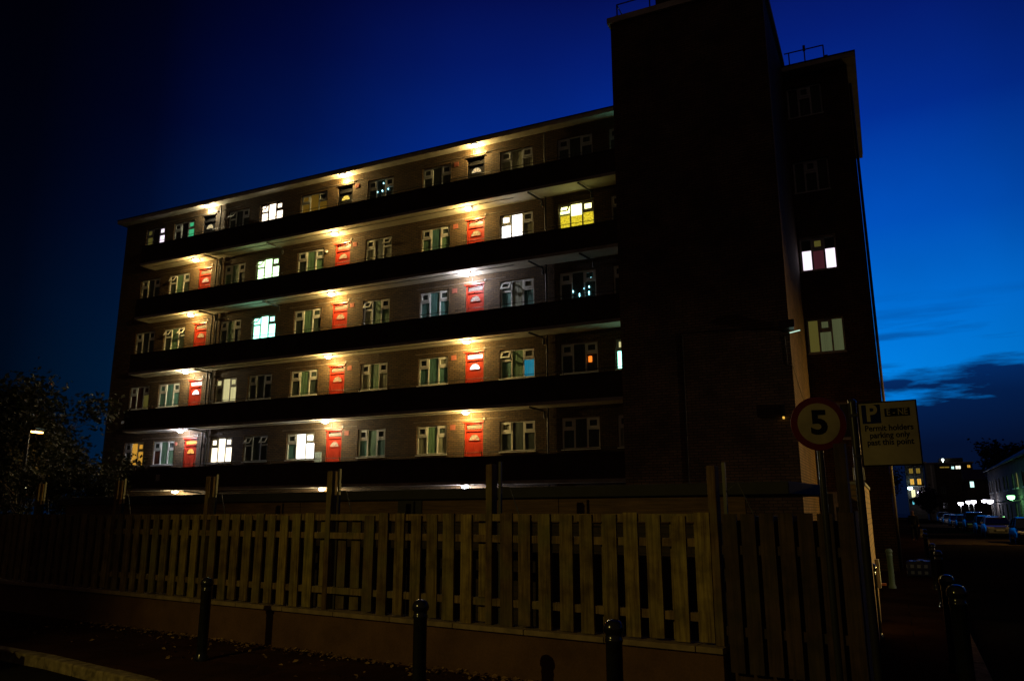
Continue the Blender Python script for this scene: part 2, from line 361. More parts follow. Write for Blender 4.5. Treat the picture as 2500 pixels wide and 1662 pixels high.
# floors inside keep light from leaking between storeys
mb = MB()
for k in range(1, 7): mb.box(BX0+.31, BX1-.31, .31, BY1-.31, zf(k)-.1, zf(k)+.1)
bpart(mb.build('floor_slabs', m_conc, B))
# galleries
GX0, GX1, GY = 3.50, 28.965, -.88
for k in range(2, 7):
    z = zf(k)
    mb = MB(); mb.box(GX0+.02, GX1, GY+.02, -.001, z-.04, z+.12); bpart(mb.build('gallery_slab', m_conc, B))
    mb = MB(); mb.box(GX0-.005, GX1, GY-.012, GY+.018, z-.045, z+.065); mb.box(GX0-.005, GX0+.018, GY+.019, -.004, z-.045, z+.065); bpart(mb.build('slab_edge', m_edge, B))
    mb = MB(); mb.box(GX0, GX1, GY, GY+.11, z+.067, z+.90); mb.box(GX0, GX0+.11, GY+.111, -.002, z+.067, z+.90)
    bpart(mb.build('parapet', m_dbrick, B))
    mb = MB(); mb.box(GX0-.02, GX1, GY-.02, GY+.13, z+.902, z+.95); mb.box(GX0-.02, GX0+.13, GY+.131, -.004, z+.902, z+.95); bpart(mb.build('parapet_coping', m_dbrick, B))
    mb = MB(); zr = z+1.09
    mb.tube([(GX0+.05, GY+.05, zr), (GX1, GY+.05, zr)], .011, 6)
    x = GX0+.3
    while x < GX1: mb.tube([(x, GY+.05, z+.951), (x, GY+.05, zr)], .009, 5); x += 1.45
    bpart(mb.build('railing', m_black, B))
# soffit pipes and downpipes
for k in range(2, 7):
    z = zf(k)
    for px in ((7.95, 24.5) if k in (3, 4) else (7.95, 11.75, 24.5, 26.5) if k in (5, 6) else (7.95,)):
        mb = MB(); mb.tube([(px-.25, GY+.03, z-.09), (px-.1, -.25, z-.13), (px, -.10, z-.17), (px, -.09, z-.42)], .038, 8)
        mb.lathe([(.055, -.03), (.055, .03)], 8, (px, -.09, z-.34)); bpart(mb.build('soffit_pipe', m_pipe, B))
for px, z0, z1 in ((7.72, 2.9, 16.1), (8.02, 2.9, 13.0), (24.62, 0.2, 15.9)):
    for k in range(1, 7):
        a0, b0 = zf(k)+.13, zf(k)+HS-.05
        if b0 > z1+.6 or a0 < z0-1.5: continue
        mb = MB(); mb.tube([(px, -.07, a0), (px, -.07, b0)], .034, 8)
        for zz in (a0+.5, b0-.6): mb.lathe([(.048, -.03), (.048, .03)], 8, (px, -.07, zz))
        bpart(mb.build('downpipe', m_pipe, B))
for k in range(1, 7):            # surface cable over the doors, little junction boxes, soffit conduit
    z = zf(k); mb = MB()
    for (xa, xb) in ((GX0+.3, 8.9), (12.3, 16.2), (18.9, 22.9)):
        mb = MB(); mb.tube([(xa, -.018, z+2.40), ((xa+xb)/2, -.018, z+2.395), (xb, -.018, z+2.41)], .011, 6)
        xd = [q for q in DOORS if xa < q < xb][0]; mb.box(xd+DW+.02, xd+DW+.10, -.045, -.002, z+2.37, z+2.45); mb.tube([(xd+.3, -.02, z+2.41), (xd+.3, -.02, z+2.61)], .008, 5)
        bpart(mb.build('cable', m_cable, B))
    if k > 1:
        mb = MB(); mb.tube([(GX0+.5, GY+.33, z-.055), (23.5, GY+.33, z-.055)], .012, 6); bpart(mb.build('soffit_conduit', m_cable, B))
    for xd in DOORS[1:]:
        xv = xd-.50 if xd > 20 else xd+DW+.25
        mb = MB(); mb.box(xv-.11, xv+.11, -.014, -.001, z+2.05, z+2.24)
        for i in range(4): mb.box(xv-.09, xv+.09, -.02, -.0145, z+2.075+i*.04, z+2.093+i*.04)
        bpart(mb.build('wall_vent', m_vent, B))
# doors (leaf, frame, toplight, fan light)
fan_mats = {'W': emit('fanlight_white', (.95, .97, .95), 1.6), 'A': emit('fanlight_amber', (1.0, .50, .08), .85), 'Y': emit('fanlight_yellow', (.85, .62, .10), .9),
            'N': plain('fanlight_frosted', (.34, .31, .26), .25, .4, 14), 'M': emit('fanlight_dim', (.85, .70, .42), .55)}
DSTATE = {(6, 0): 'Mk', (6, 1): 'Yk', (6, 2): 'Mk', (5, 0): 'M', (5, 1): 'N', (5, 2): 'N', (4, 0): 'N', (4, 1): 'N', (4, 2): 'N', (3, 0): 'W', (3, 1): 'N', (3, 2): 'W', (2, 0): 'A', (2, 1): 'N', (2, 2): 'N'}
def door(xd, k, st):
    dark = 'k' in st; dm = m_doorbl if dark else m_door; fm = fan_mats[st[0]]
    z0, z1 = zf(k)+DB, zf(k)+DT; zt = z1-.29
    mb = MB(); y0, y1 = .045, .10; f = .055
    mb.box(xd+.002, xd+f, y0, y1, z0, z1-.002); mb.box(xd+DW-f, xd+DW-.002, y0, y1, z0, z1-.002); mb.box(xd+f, xd+DW-f, y0, y1, z1-f, z1-.002); mb.box(xd+f, xd+DW-f, y0-.012, y1, zt-.03, zt+.035)
    mb.box(xd-.035, xd+DW+.035, -.03, .044, z1+.001, z1+.045)
    fr = bpart(mb.build('door_frame', dm, B))
    leaf = MB(); leaf.box(xd+f+.004, xd+DW-f-.004, .075, .115, z0+.01, zt-.034)
    cx = xd+DW/2; wz = z1-.66
    for (xa, xb, za, zb) in ((cx-.26, cx-.03, z0+.15, z0+.62), (cx+.03, cx+.26, z0+.15, z0+.62), (cx-.26, cx-.03, z0+.74, wz-.08), (cx+.03, cx+.26, z0+.74, wz-.08)):
        leaf.box(xa, xb, .066, .0745, za, zb); leaf.box(xa+.03, xb-.03, .060, .0655, za+.03, zb-.03)
    lf = bpart(leaf.build('door', dm, B, bevel=.004))
    # fan light: half round of glass with radial bars
    rr = .225; vs = [(cx, .0590, wz)]+[(cx+rr*cos(pi*i/14), .0590, wz+rr*sin(pi*i/14)*1.02) for i in range(15)]
    g_ = MB(); g_.add(vs, [(0, i+1, i) for i in range(1, 15)]); o = g_.build('fanlight', fm, lf)
    br = MB(); arc = [(cx+rr*cos(pi*i/14), .056, wz+rr*sin(pi*i/14)*1.02) for i in range(15)]
    br.tube(arc, .012, 6); br.tube([(cx-rr, .056, wz), (cx+rr, .056, wz)], .012, 6)
    for i in (3, 7, 11): br.tube([(cx, .056, wz), arc[i]], .007, 5)
    br.build('fanlight_bars', dm, lf)
    t = MB(); t.box(xd+f+.03, xd+DW-f-.03, .070, .085, zt+.06, z1-f-.035)
    tl = {'W': fan_mats['W'], 'A': fan_mats['A']}.get(st[0], plain('toplight_glass', (.13, .11, .09), .3, .4, 14) if not dark else m_doorbl); t.build('toplight', tl, fr)
    h = MB(); h.box(xd+DW-f-.075, xd+DW-f-.045, .035, .07, z0+.93, z0+1.07); h.box(cx-.12, cx+.12, .054, .0595, z0+.665, z0+.705); h.build('letterbox', plain('brass', (.5, .38, .15), .35, .1, 5, 1), lf)
for k in range(1, 7):
    for i, xd in enumerate(DOORS): door(xd, k, DSTATE.get((k, i), 'N'))
# small fittings on the facade
mb = MB(); mb.box(5.98, 6.22, GY-.014, GY-.001, 3.08, 3.36)
for i in range(5): mb.box(6.0, 6.2, GY-.022, GY-.0145, 3.10+i*.052, 3.125+i*.052)
bpart(mb.build('air_brick', m_edge, B))
mb = MB(); mb.box(14.13, 14.46, -.05, -.001, zf(2)+.85, zf(2)+1.42); mb.box(14.15, 14.44, -.056, -.0505, zf(2)+.87, zf(2)+1.40); bpart(mb.build('cabinet', plain('pale_grey_cabinet', (.34, .42, .40), .6, .5, 22), B, bevel=.006))
mb = MB(); mb.box(14.14, 14.24, -.07, -.001, zf(5)+2.0, zf(5)+2.09); mb.tube([(14.19, -.071, zf(5)+2.03), (14.19, -.10, zf(5)+2.01)], .02, 8); bpart(mb.build('sensor', m_upvc, B))
mb = MB(); mb.box(5.98, 6.10, -.04, -.001, zf(2)+2.02, zf(2)+2.18); bpart(mb.build('vent_box', m_vent, B))
for k_, x_ in ((2, 7.45), (3, 8.0), (2, 8.02)):
    mb = MB(); mb.lathe([(.05, 0), (.05, .03)], 12, m=Matrix.Translation((x_+.25, -.001, zf(k_)+1.95)) @ Matrix.Rotation(pi/2, 4, 'X')); bpart(mb.build('cable_box', m_cable, B))
# windows: regions lt lb c(t/b) rt rb
WS = {
 (6, 0): 'ssdPPP'.replace('PPP', 'PP'), (6, 1): 'dddGG', (6, 2): 'kkkkk', (6, 3): 'HHHHH', (6, 4): 'DDDkD', (6, 5): 'kkkkk', (6, 6): 'kkkkk', (6, 7): 'yyyyy', (6, 8): 'kkkkk', (6, 9): 'kkCkC',
 (5, 0): 'kkkkk', (5, 1): 'kkgkk', (5, 2): 'kggkk', (5, 3): 'VVVVV', (5, 4): 'kkgkg', (5, 5): 'kykky', (5, 6): 'kgtkg', (5, 7): 'WWWpp', (5, 8): 'XYQXY', (5, 9): 'kkkkk',
 (4, 0): 'kkkkk', (4, 1): 'kkgkk', (4, 2): 'kkgkk', (4, 3): 'CCCCC', (4, 4): 'kkgkk', (4, 5): 'kygkg', (4, 6): 'kttkt', (4, 7): 'ktyyt', (4, 8): 'kkkkk', (4, 9): 'kkkkk',
 (3, 0): 'rrrrs', (3, 1): 'tttkt', (3, 2): 'ZyZZZ', (3, 3): 'kkkkk', (3, 4): 'kkgkk', (3, 5): 'kygky', (3, 6): 'kttyt', (3, 7): 'ktgyB', (3, 8): 'kkkkk', (3, 9): 'ZCZCC',
 (2, 0): 'kkAAA', (2, 1): 'krgkg', (2, 2): 'HHHHH', (2, 3): 'kkkkk', (2, 4): 'ktWWW', (2, 5): 'ktgkt', (2, 6): 'kygky', (2, 7): 'ykkkk', (2, 8): 'kkkkk', (2, 9): 'kyykk'}
OPEN = {(6, 2): 'L', (5, 3): 'L', (5, 5): 'R', (5, 8): 'L', (4, 1): 'LR', (4, 3): 'L', (4, 5): 'L', (4, 7): 'L', (3, 7): 'L', (2, 3): 'LR', (6, 3): 'L', (5, 1): 'L'}
m_brownfr = plain('brown_window_frame', (.10, .05, .03), .5)
m_dimfr = plain('grey_window_frame', (.50, .54, .54), .5)
def window(x0, x1, k, st, op='', fm=None, y=.07, wing=False):
    fm = fm or m_upvc
    z0, z1 = zf(k)+WB, zf(k)+WT; W = x1-x0; H = z1-z0; o = .045; mw = .055
    xs = [x0+o, x0+W*.31, x0+W*.345, x0+W*.655, x0+W*.69, x1-o]
    xs = [x0+.055, x0+W*.325-mw/2, x0+W*.325+mw/2, x0+W*.665-mw/2, x0+W*.665+mw/2, x1-.055]
    zt = z1-H*.37; mb = MB(); d0, d1 = y, y+.06; e = .002
    mb.box(x0+e, x1-e, d0, d1, z0+e, z0+.055); mb.box(x0+e, x1-e, d0, d1, z1-.055, z1-e)
    mb.box(x0+e, xs[0], d0, d1, z0+.055, z1-.055); mb.box(xs[5], x1-e, d0, d1, z0+.055, z1-.055)
    mb.box(xs[1], xs[2], d0, d1, z0+.055, z1-.055); mb.box(xs[3], xs[4], d0, d1, z0+.055, z1-.055)
    sides = [(xs[2], xs[3], 'C')] if wing else [(xs[0], xs[1], 'L'), (xs[4], xs[5], 'R')]
    for (a0, b0, t) in sides:
        mb.box(a0, b0, d0, d1, zt-.035, zt+.035)
        if t in op:       # hopper swung out at the bottom, hinged at its top edge
            m = Matrix.Translation((0, d0, z1-.055)) @ Matrix.Rotation(R(-32), 4, 'X'); hh = z1-.055-zt-.035
        else: m = Matrix.Translation((0, d0-.018, z1-.055)); hh = z1-.055-zt-.035
        t_ = .062
        mb.box(a0, b0, 0, .018, -t_, 0, m); mb.box(a0, b0, 0, .018, -hh, -hh+t_, m); mb.box(a0, a0+t_, 0, .018, -hh+t_, -t_, m); mb.box(b0-t_, b0, 0, .018, -hh+t_, -t_, m)
    mb.box(x0-.02, x1+.02, -.045, d0-.001, z0-.035, z0-.001)
    wo = bpart(mb.build('window', fm, B))
    yp = y+.035
    if wing: regs = [(xs[0], xs[1], z0+.055, z1-.055), None, (xs[2], xs[3], z0+.055, zt-.035), (xs[2], xs[3], zt+.035, z1-.055), (xs[4], xs[5], z0+.055, z1-.055)]
    else: regs = [(xs[0], xs[1], zt+.035, z1-.055), (xs[0], xs[1], z0+.055, zt-.035), (xs[2], xs[3], z0+.055, z1-.055), (xs[4], xs[5], zt+.035, z1-.055), (xs[4], xs[5], z0+.055, zt-.035)]
    by = {}
    if wing and k == 4:
        up = [(r_[0], r_[1], zt+.035, r_[3]) for i_, r_ in enumerate(regs) if i_ in (0, 4)]; regs = [(r_[0], r_[1], r_[2], zt) if i_ in (0, 4) else r_ for i_, r_ in enumerate(regs)]; by['k'] = up
    for r_, c_ in zip(regs, st):
        if r_ is None: continue
        if c_ == 'Q':
            a0, b0, c0, e0 = r_; by.setdefault('X', []).append((a0, b0, (c0+e0)/2+.06, e0)); by.setdefault('Y', []).append((a0, b0, c0, (c0+e0)/2+.06)); continue
        by.setdefault(c_, []).append(r_)
    for c_, rs in by.items():
        p = MB()
        for (a0, b0, c0, e0) in rs: p.add([(a0, yp, c0), (b0, yp, c0), (b0, yp, e0), (a0, yp, e0)], [(0, 1, 2, 3)])
        p.build('pane', E[c_], wo)
    return wo
for k in range(1, 7):
    for i, (a0, b0) in enumerate(WIN):
        st = WS.get((k, i), 'kkkkk'); st = (st+'kkkkk')[:5]
        fm = m_brownfr if (k, i) in ((6, 3),) else m_dimfr if (k == 6 or (k, i) in ((3, 3), (2, 3))) else None
        window(a0, b0, k, st, OPEN.get((k, i), ''), fm)
for k, st in {6: 'kxkkk', 5: 'kxkkk', 4: 'PxRsP', 3: 'sxqqq', 2: 'kxqkk', 1: 'kxkkk'}.items(): window(*WING, k, st, '', m_dimfr, wing=True)
# small things seen in lit windows
tag(BX('lampshade', e_or, None, 26.16, 26.30, .060, .10, zf(3)+1.52, zf(3)+1.74, bevel=.02), 'small orange lampshade glowing behind a dark window next to the stair tower', 'lampshade')
f_ = empty('window_fan', (8.42, .05, zf(3)+1.66), 0, 'round dark fan behind the left pane of the cream lit window', 'fan')
mb = MB(); mb.tube([(.10*cos(2*pi*i/16), 0, .10*sin(2*pi*i/16)) for i in range(17)], .012, 6, False); mb.tube([(.05*cos(2*pi*i/12), -.006, .05*sin(2*pi*i/12)) for i in range(13)], .01, 5, False); mb.build('fan_guard', m_black, f_)
mb = MB()
for i in range(4): mb.box(.012, .085, -.004, .004, -.028, .028, Matrix.Rotation(i*pi/2+.4, 4, 'Y'))
mb.build('fan_blades', m_black, f_)
def spots(k, pts, lab, gname):
    s = empty('string_lights', (pts[0][0], .09, zf(k)+1.6), 0, lab, 'string lights')
    for (x, z, h) in pts:
        mb = MB(); mb.lathe([(.002, -h), (.020, -h*.6), (.026, 0), (.014, .03), (.002, .045)], 8, (x-pts[0][0], 0, z-1.6)); mb.build('bulb', e_spot, s)
spots(4, [(25.62, 1.52, .05), (25.87, 1.38, .10), (26.06, 1.58, .07), (26.33, 1.93, .03), (26.24, 1.42, .12), (26.25, 1.62, .04), (26.47, 1.92, .03)], 'drops of cyan string light hanging in a dark window beside the stair tower', '')
spots(6, [(17.0, 2.05, .03), (16.95, 1.72, .05), (17.25, 1.74, .03), (16.7, 1.70, .03)], 'tiny white lights glinting in a dark top floor window', '')

# stair tower (blank brick) with coping, roof house and rails
TX0, TX1, TY = 28.97, 33.50, -5.0
mb = MB(); mb.box(TX0, TX1, TY, -.032, 0, 16.50)
tw = bpart(mb.build('stair_tower', m_tbrick, B))
mb = MB(); mb.box(TX0-.09, TX1+.09, TY-.09, -.1, 16.502, 16.70); mb.build('coping', m_roof, tw)
mb = MB(); mb.box(30.32, 32.9, -4.6, -1.0, 16.702, 18.6); mb.box(30.2, 33.0, -4.7, -.9, 18.602, 18.75); mb.build('roof_house', m_dbrick, tw)
mb = MB()
for (x, y) in ((29.15, -4.85), (30.2, -4.85), (29.15, -3.4)): mb.tube([(x, y, 16.702), (x, y, 17.25)], .025, 6)
mb.tube([(30.3, -4.85, 17.25), (29.15, -4.85, 17.25), (29.15, -3.4, 17.25)], .022, 6); mb.box(29.1, 29.2, -4.9, -4.8, 16.702, 16.85)
mb.build('roof_railing', m_black, tw)
mb = MB()
for x in (33.75, 34.25, 34.85): mb.tube([(x, -.1, RT+.206), (x, -.1, RT+.83)], .022, 6)
mb.tube([(33.6, -.1, RT+.83), (34.85, -.1, RT+.83)], .022, 6); mb.box(34.83, 34.97, -.15, -.05, RT+.206, RT+.42); mb.box(34.21, 34.29, -.13, -.07, RT+.78, RT+.98)
bpart(mb.build('roof_railing', m_black, B))
mb = MB(); mb.tube([(30.70, TY-.018, .2), (30.72, TY-.018, 6.42)], .016, 8); mb.tube([(30.72, TY-.03, 6.45), (33.4, TY-.03, 6.36)], .014, 6); mb.build('downpipe', m_pipe, tw)
mb = MB(); mb.tube([(33.38, TY-.02, 6.1), (33.40, TY-.02, 5.36), (33.49, TY-.015, 5.35)], .009, 5); mb.tube([(33.515, -4.99, 5.35), (33.515, -2.5, 4.7), (33.515, -.1, 3.9)], .009, 5); mb.build('wall_cable', m_cable, tw)
# windowsill-height dark strip pipe at the end bay corner
mb = MB(); mb.tube([(35.56, 1.2, 0), (35.56, 1.2, 16.1)], .045, 8); bpart(mb.build('downpipe', m_pipe, B))

# floodlight and little wall lamp on the tower
fl = empty('floodlight', (33.42, -5.0, 6.25), 0, 'black floodlight with pale green glass on the right corner of the blank brick tower', 'floodlight')
mb = MB(); mb.box(-.04, .04, -.16, -.001, -.03, .03); mb.box(-.10, .22, -.34, -.14, -.10, .10, Matrix.Rotation(R(-18), 4, 'X')); mb.box(-.12, .24, -.38, -.345, -.115, .115, Matrix.Rotation(R(-18), 4, 'X')); mb.build('housing', m_black, fl, bevel=.01)
mb = MB(); mb.box(-.06, .20, -.15, -.05, -.1245, -.1165, Matrix.Translation((.14, -.14, .02)) @ Matrix.Rotation(R(-10), 4, 'Y')); mb.build('glass', emit('floodlight_glass', (.55, .85, .68), .9), fl)
wl = empty('wall_lamp', (33.20, -5.0, 4.05), 0, 'tiny wall lamp with amber glint low on the blank tower, left of the round sign', 'wall lamp')
mb = MB(); mb.box(-.05, .05, -.14, -.001, -.02, .28); mb.build('housing', m_black, wl, bevel=.01)
mb = MB(); mb.box(-.02, .02, -.13, -.02, -.07, -.021); mb.build('lens', emit('amber_glint', (1, .55, .08), 1.0), wl)

# ---- gallery lamps
LX = {0: (6.72, 7.02), 1: (14.90, 15.12), 2: (21.45, 21.66)}
FL = {6: 'top', 5: 'second from top', 4: 'third from top', 3: 'fourth from top', 2: 'fifth from top', 1: 'ground floor'}
CN = {0: 'left column', 1: 'middle column', 2: 'right column'}
WARM = (1.0, .68, .23); NEU = (1.0, .83, .50); COOL = (.88, .86, 1.0); GRN = (.92, 1.0, .82)
LC = {(6, 0): NEU, (6, 1): WARM, (6, 2): WARM, (5, 0): WARM, (5, 1): WARM, (5, 2): WARM, (4, 0): WARM, (4, 1): WARM, (4, 2): COOL, (3, 0): NEU, (3, 1): WARM, (3, 2): WARM, (2, 0): COOL, (2, 1): NEU, (2, 2): WARM, (1, 0): NEU, (1, 1): NEU, (1, 2): COOL}
CW = {WARM: 'warm', NEU: 'pale', COOL: 'bluish white', GRN: 'white'}
for k in range(1, 7):
    for c in range(3):
        x = LX[c][1 if k == 6 else 0]; z = (RT if k == 6 else zf(k)+HS-.04); y = -.26 if k == 6 else -.43
        col = LC[(k, c)]
        lab = '%s round gallery lamp, %s of the three, on the %s %s' % (CW[col], ('left', 'middle', 'right')[c], FL[k], 'gallery under the roof eaves' if k == 6 else 'gallery ceiling' if k < 6 else '')
        L = empty('gallery_lamp', (x, y, z), 0, lab.strip(), 'gallery lamp', 'round lamps along the galleries')
        mb = MB(); mb.lathe([(.15, -.03), (.155, -.001)], 20); mb.build('base', m_edge, L)
        mb = MB(); mb.lathe([(.03, -.115), (.09, -.105), (.125, -.075), (.138, -.032)], 20); mb.build('diffuser', emit('lamp_%s' % CW[col].replace(' ', '_'), tuple(.55+.45*v for v in col), 14), L)
        P = (165 if c else 135)*(.95 if k == 6 else 1.0)*(.8 if col in (COOL,) else 1)
        lo = bpy.data.objects.new('lamp_light', lamp_data('POINT', P, col, .05)); link(lo, L); lo.location = (0, .10, -.19) if k == 6 else (0, 0, -.145)

# ================================================================== FENCE ON THE LOW WALL
FA = Vector((28.4, -17.5)); fu = Vector((1, -.14)).normalized(); fn = Vector((fu.y, -fu.x))     # fn points to the camera side
FROT = math.atan2(fu.y, fu.x)
def FX(x): return (x-FA.x)/fu.x          # local distance along the fence for a world x
fm0 = Matrix.Translation((FA.x, FA.y, 0)) @ Matrix.Rotation(FROT, 4, 'Z')       # local: x along, -y to the camera
m_fence = wood('weathered_fence_boards', [(.20, .12, .05), (.38, .29, .07), (.09, .05, .028), (.48, .37, .08), (.13, .075, .04), (.34, .26, .07), (.07, .04, .024), (.42, .31, .08)])
m_rail = wood('fence_rail_wood', [(.26, .17, .07), (.30, .20, .08)])
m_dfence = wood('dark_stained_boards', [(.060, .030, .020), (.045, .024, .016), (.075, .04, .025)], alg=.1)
m_post = wood('fence_post_wood', [(.20, .12, .05), (.14, .085, .035)])
fence = empty('timber_fence', (FA.x, FA.y, 0), FROT, 'weathered hit-and-miss timber fence of upright boards with tall posts on the low wall', 'fence')
posts_x = [16.6, 19.1, 21.6, 24.11, 26.46, 28.95, 31.43, 33.94]
for a0, b0 in zip(posts_x[:-1], posts_x[1:]):
    la, lb = FX(a0), FX(b0); mb = MB(); x = la+.16; i = 0
    while x < lb-.16:
        if not (abs(a0-28.95) < .1 and x < la+.42 and x > la+.1):
            wdt = .150+random.uniform(-.008, .010); top = 1.66+random.uniform(-.02, .015); yy = random.uniform(-.004, .004)
            t = random.uniform(-.004, .004)
            mb.box(x, x+wdt, -.06+yy, -.038+yy, .515+random.uniform(-.01, .015), top, Matrix.Translation((x, 0, 1.0)) @ Matrix.Rotation(t*1.8, 4, 'Y') @ Matrix.Rotation(random.uniform(-.035, .035), 4, 'Z') @ Matrix.Translation((-x, 0, -1.0)))
        x += .243+random.uniform(-.012, .016)
    mb.build('board_panel', m_fence, fence)
    mb = MB(); x = la+.02                                           # boards on the back face, seen through the gaps
    while x < lb-.1:
        if random.random() < .85: mb.box(x+.085, x+.245-.01, .04, .06, .52, 1.60+random.uniform(-.03, .02))
        x += .245
    mb.build('back_boards', m_fence, fence)
    mb = MB()
    for zz in (.70, 1.36, 1.585): mb.box(la+.02, lb-.02, -.036, .036, zz, zz+.075)
    mb.build('rail', m_rail, fence)
for i, px in enumerate(posts_x):
    l = FX(px); mb = MB(); zt_ = 2.20 if px < 33 else 2.10
    mb.box(l-.042, l+.042, -.05, .06, .505, zt_); mb.build('post', m_post, fence, bevel=.008)
    mb = MB(); mb.box(l+.085, l+.115, .02, .05, .505, zt_+.03); mb.tube([(l+.10, .05, zt_-.25), (l+.22, .04, 1.95), (l+.38, .02, 1.6)], .006, 5); mb.build('stake', m_pipe, fence)
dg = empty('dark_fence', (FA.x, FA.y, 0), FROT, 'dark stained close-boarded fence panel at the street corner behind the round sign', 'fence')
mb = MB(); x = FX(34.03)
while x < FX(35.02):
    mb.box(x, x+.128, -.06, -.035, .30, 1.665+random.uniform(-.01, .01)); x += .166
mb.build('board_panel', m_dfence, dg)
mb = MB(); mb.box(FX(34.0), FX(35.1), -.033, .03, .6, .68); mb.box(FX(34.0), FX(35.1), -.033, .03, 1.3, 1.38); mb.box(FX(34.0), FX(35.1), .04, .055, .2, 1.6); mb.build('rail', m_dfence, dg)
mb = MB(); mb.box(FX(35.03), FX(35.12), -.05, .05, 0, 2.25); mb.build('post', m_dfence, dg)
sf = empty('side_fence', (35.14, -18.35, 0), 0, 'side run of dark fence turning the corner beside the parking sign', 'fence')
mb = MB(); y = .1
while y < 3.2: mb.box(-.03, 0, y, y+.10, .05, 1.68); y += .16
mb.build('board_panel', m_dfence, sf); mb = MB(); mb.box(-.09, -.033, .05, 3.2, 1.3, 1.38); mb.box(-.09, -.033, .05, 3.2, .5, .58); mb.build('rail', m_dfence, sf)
a = NM('rendered_low_wall'); n = a.noise(2.5, 6); n2 = a.noise(50, 4)
c = a.mix(a.ramp(n, [(.3, 0.), (.7, 1.)]), (.085, .040, .018), (.15, .075, .034)); c = a.mix(a.ramp(n2, [(.3, 0.), (.7, .5)]), c, (.5, .5, .5), 'MULTIPLY'); a.l(c, a.p.inputs['Base Color']); a.p.inputs['Roughness'].default_value = .9; a.bump(n2, .5, .004); m_lowwall = a.m
lw = empty('low_wall', (FA.x, FA.y, 0), FROT, 'low reddish rendered wall with flat coping stones along the pavement', 'low wall')
mb = MB(); mb.box(FX(12), FX(33.98), -.10, .10, 0, .452); mb.build('wall', m_lowwall, lw)
mb = MB(); x = FX(12)
while x < FX(33.9):
    e_ = min(x+.915, FX(34.0)); mb.box(x+.004, e_-.004, -.15, .15, .454, .505); x += .915
mb.build('coping', plain('coping_stone', (.22, .16, .085), .85, .3, 7), lw, bevel=.006)

# ---- low flat-roofed garages behind the fence
gm = empty('garage_block', (FA.x, FA.y, 0), FROT, 'low flat-roofed garage row with black roof edge and brown timber fascia behind the fence', 'garage block')
mb = MB(); mb.box(FX(19.6), FX(33.7), 1.62, 4.4, 0, 1.62); mb.build('wall', m_dbrick, gm)
mb = MB(); x = FX(19.5)
a = NM('fascia_board_wood'); mp_ = a.n('ShaderNodeMapping'); mp_.inputs['Scale'].default_value = (1.2, 1.2, 20); a.l(a.pos(), mp_.inputs[0]); n = a.noise(2.2, 6, mp_.outputs[0]); n2 = a.noise(1.5, 3)
c = a.mix(a.ramp(n, [(.3, 0.), (.7, 1.)]), (.05, .025, .012), (.13, .07, .032)); c = a.mix(a.ramp(n2, [(.4, 0.), (.7, .7)]), c, (.4, .35, .3), 'MULTIPLY'); a.l(c, a.p.inputs['Base Color']); a.p.inputs['Roughness'].default_value = .8; m_fascia = a.m
while x < FX(33.5): mb.box(x, min(x+2.39, FX(33.75)), 1.58, 1.60, 1.55, 1.855); x += 2.4
mb.build('fascia', m_fascia, gm)
mb = MB(); mb.box(FX(19.4), FX(34.25), 1.50, 3.2, 1.86, 2.00); mb.build('roof', m_felt, gm, bevel=.01)
mb = MB(); mb.box(FX(28.9)-.2, FX(28.9)+.25, 1.56, 1.578, 1.55, 1.85); mb.build('fascia_patch', m_felt, gm)

# ================================================================== BOLLARDS, SIGNS, CORNER
m_boll = plain('black_bollard_paint', (.010, .011, .012), .16, .3, 12, spec=.7)
def bollard(name, lab, h=.93, r=.060, mat=None, group='black bollards'):
    b = empty(name, (0, 0, 0), 0, lab, 'bollard', group); mat = mat or m_boll
    mb = MB(); mb.lathe([(r*1.35, 0), (r*1.3, .04), (r*1.05, .07), (r, .09), (r, h-.16), (r*1.08, h-.155), (r*1.08, h-.135), (r, h-.13), (r, h-.10)], 28); mb.build('shaft', mat, b)
    mb = MB(); mb.lathe([(r*1.02, h-.099), (r*1.22, h-.085), (r*1.25, h-.06), (r*1.15, h-.04), (r*.95, h-.018), (r*.55, h-.004), (.004, h)], 28); mb.build('cap', mat, b)
    return b
b0 = bollard('bollard', 'glossy black bollard on the pavement at the left end of the fence lamp light'); b0.location = (27.99, -18.61, 0)
for (x, y, lab, s) in ((31.60, -19.62, 'glossy black bollard in front of the middle of the timber fence', 1), (33.55, -20.15, 'glossy black bollard in front of the right end of the low wall coping', 1.0),
        (35.10, -13.6, 'black bollard standing against the orange lit brick wall', 1.06), (35.88, -17.55, 'tall dark bollard, nearest of the line along the side street kerb', 1.12), (35.90, -15.75, 'dark bollard, second of the line along the side street kerb', 1.08),
        (36.12, -9.3, 'dark bollard, third of the line along the side street kerb', 1.06), (36.18, -5.6, 'dark bollard, farther along the side street kerb beside the chequered bag', 1.06), (36.36, 3.5, 'dark bollard, small and far along the side street kerb', 1.06), (36.6, 10.5, 'dark bollard, last and farthest of the line along the side street kerb', 1.06)):
    b = copy_tree(b0); b.location = (x, y, 0); b.scale = (s, s, s); b['label'] = lab
wb = bollard('bollard', 'pale green-white bollard on the side street pavement', .86, .062, plain('pale_bollard_paint', (.20, .30, .20), .5, .15, 6), None); wb.location = (35.30, -5.65, 0)
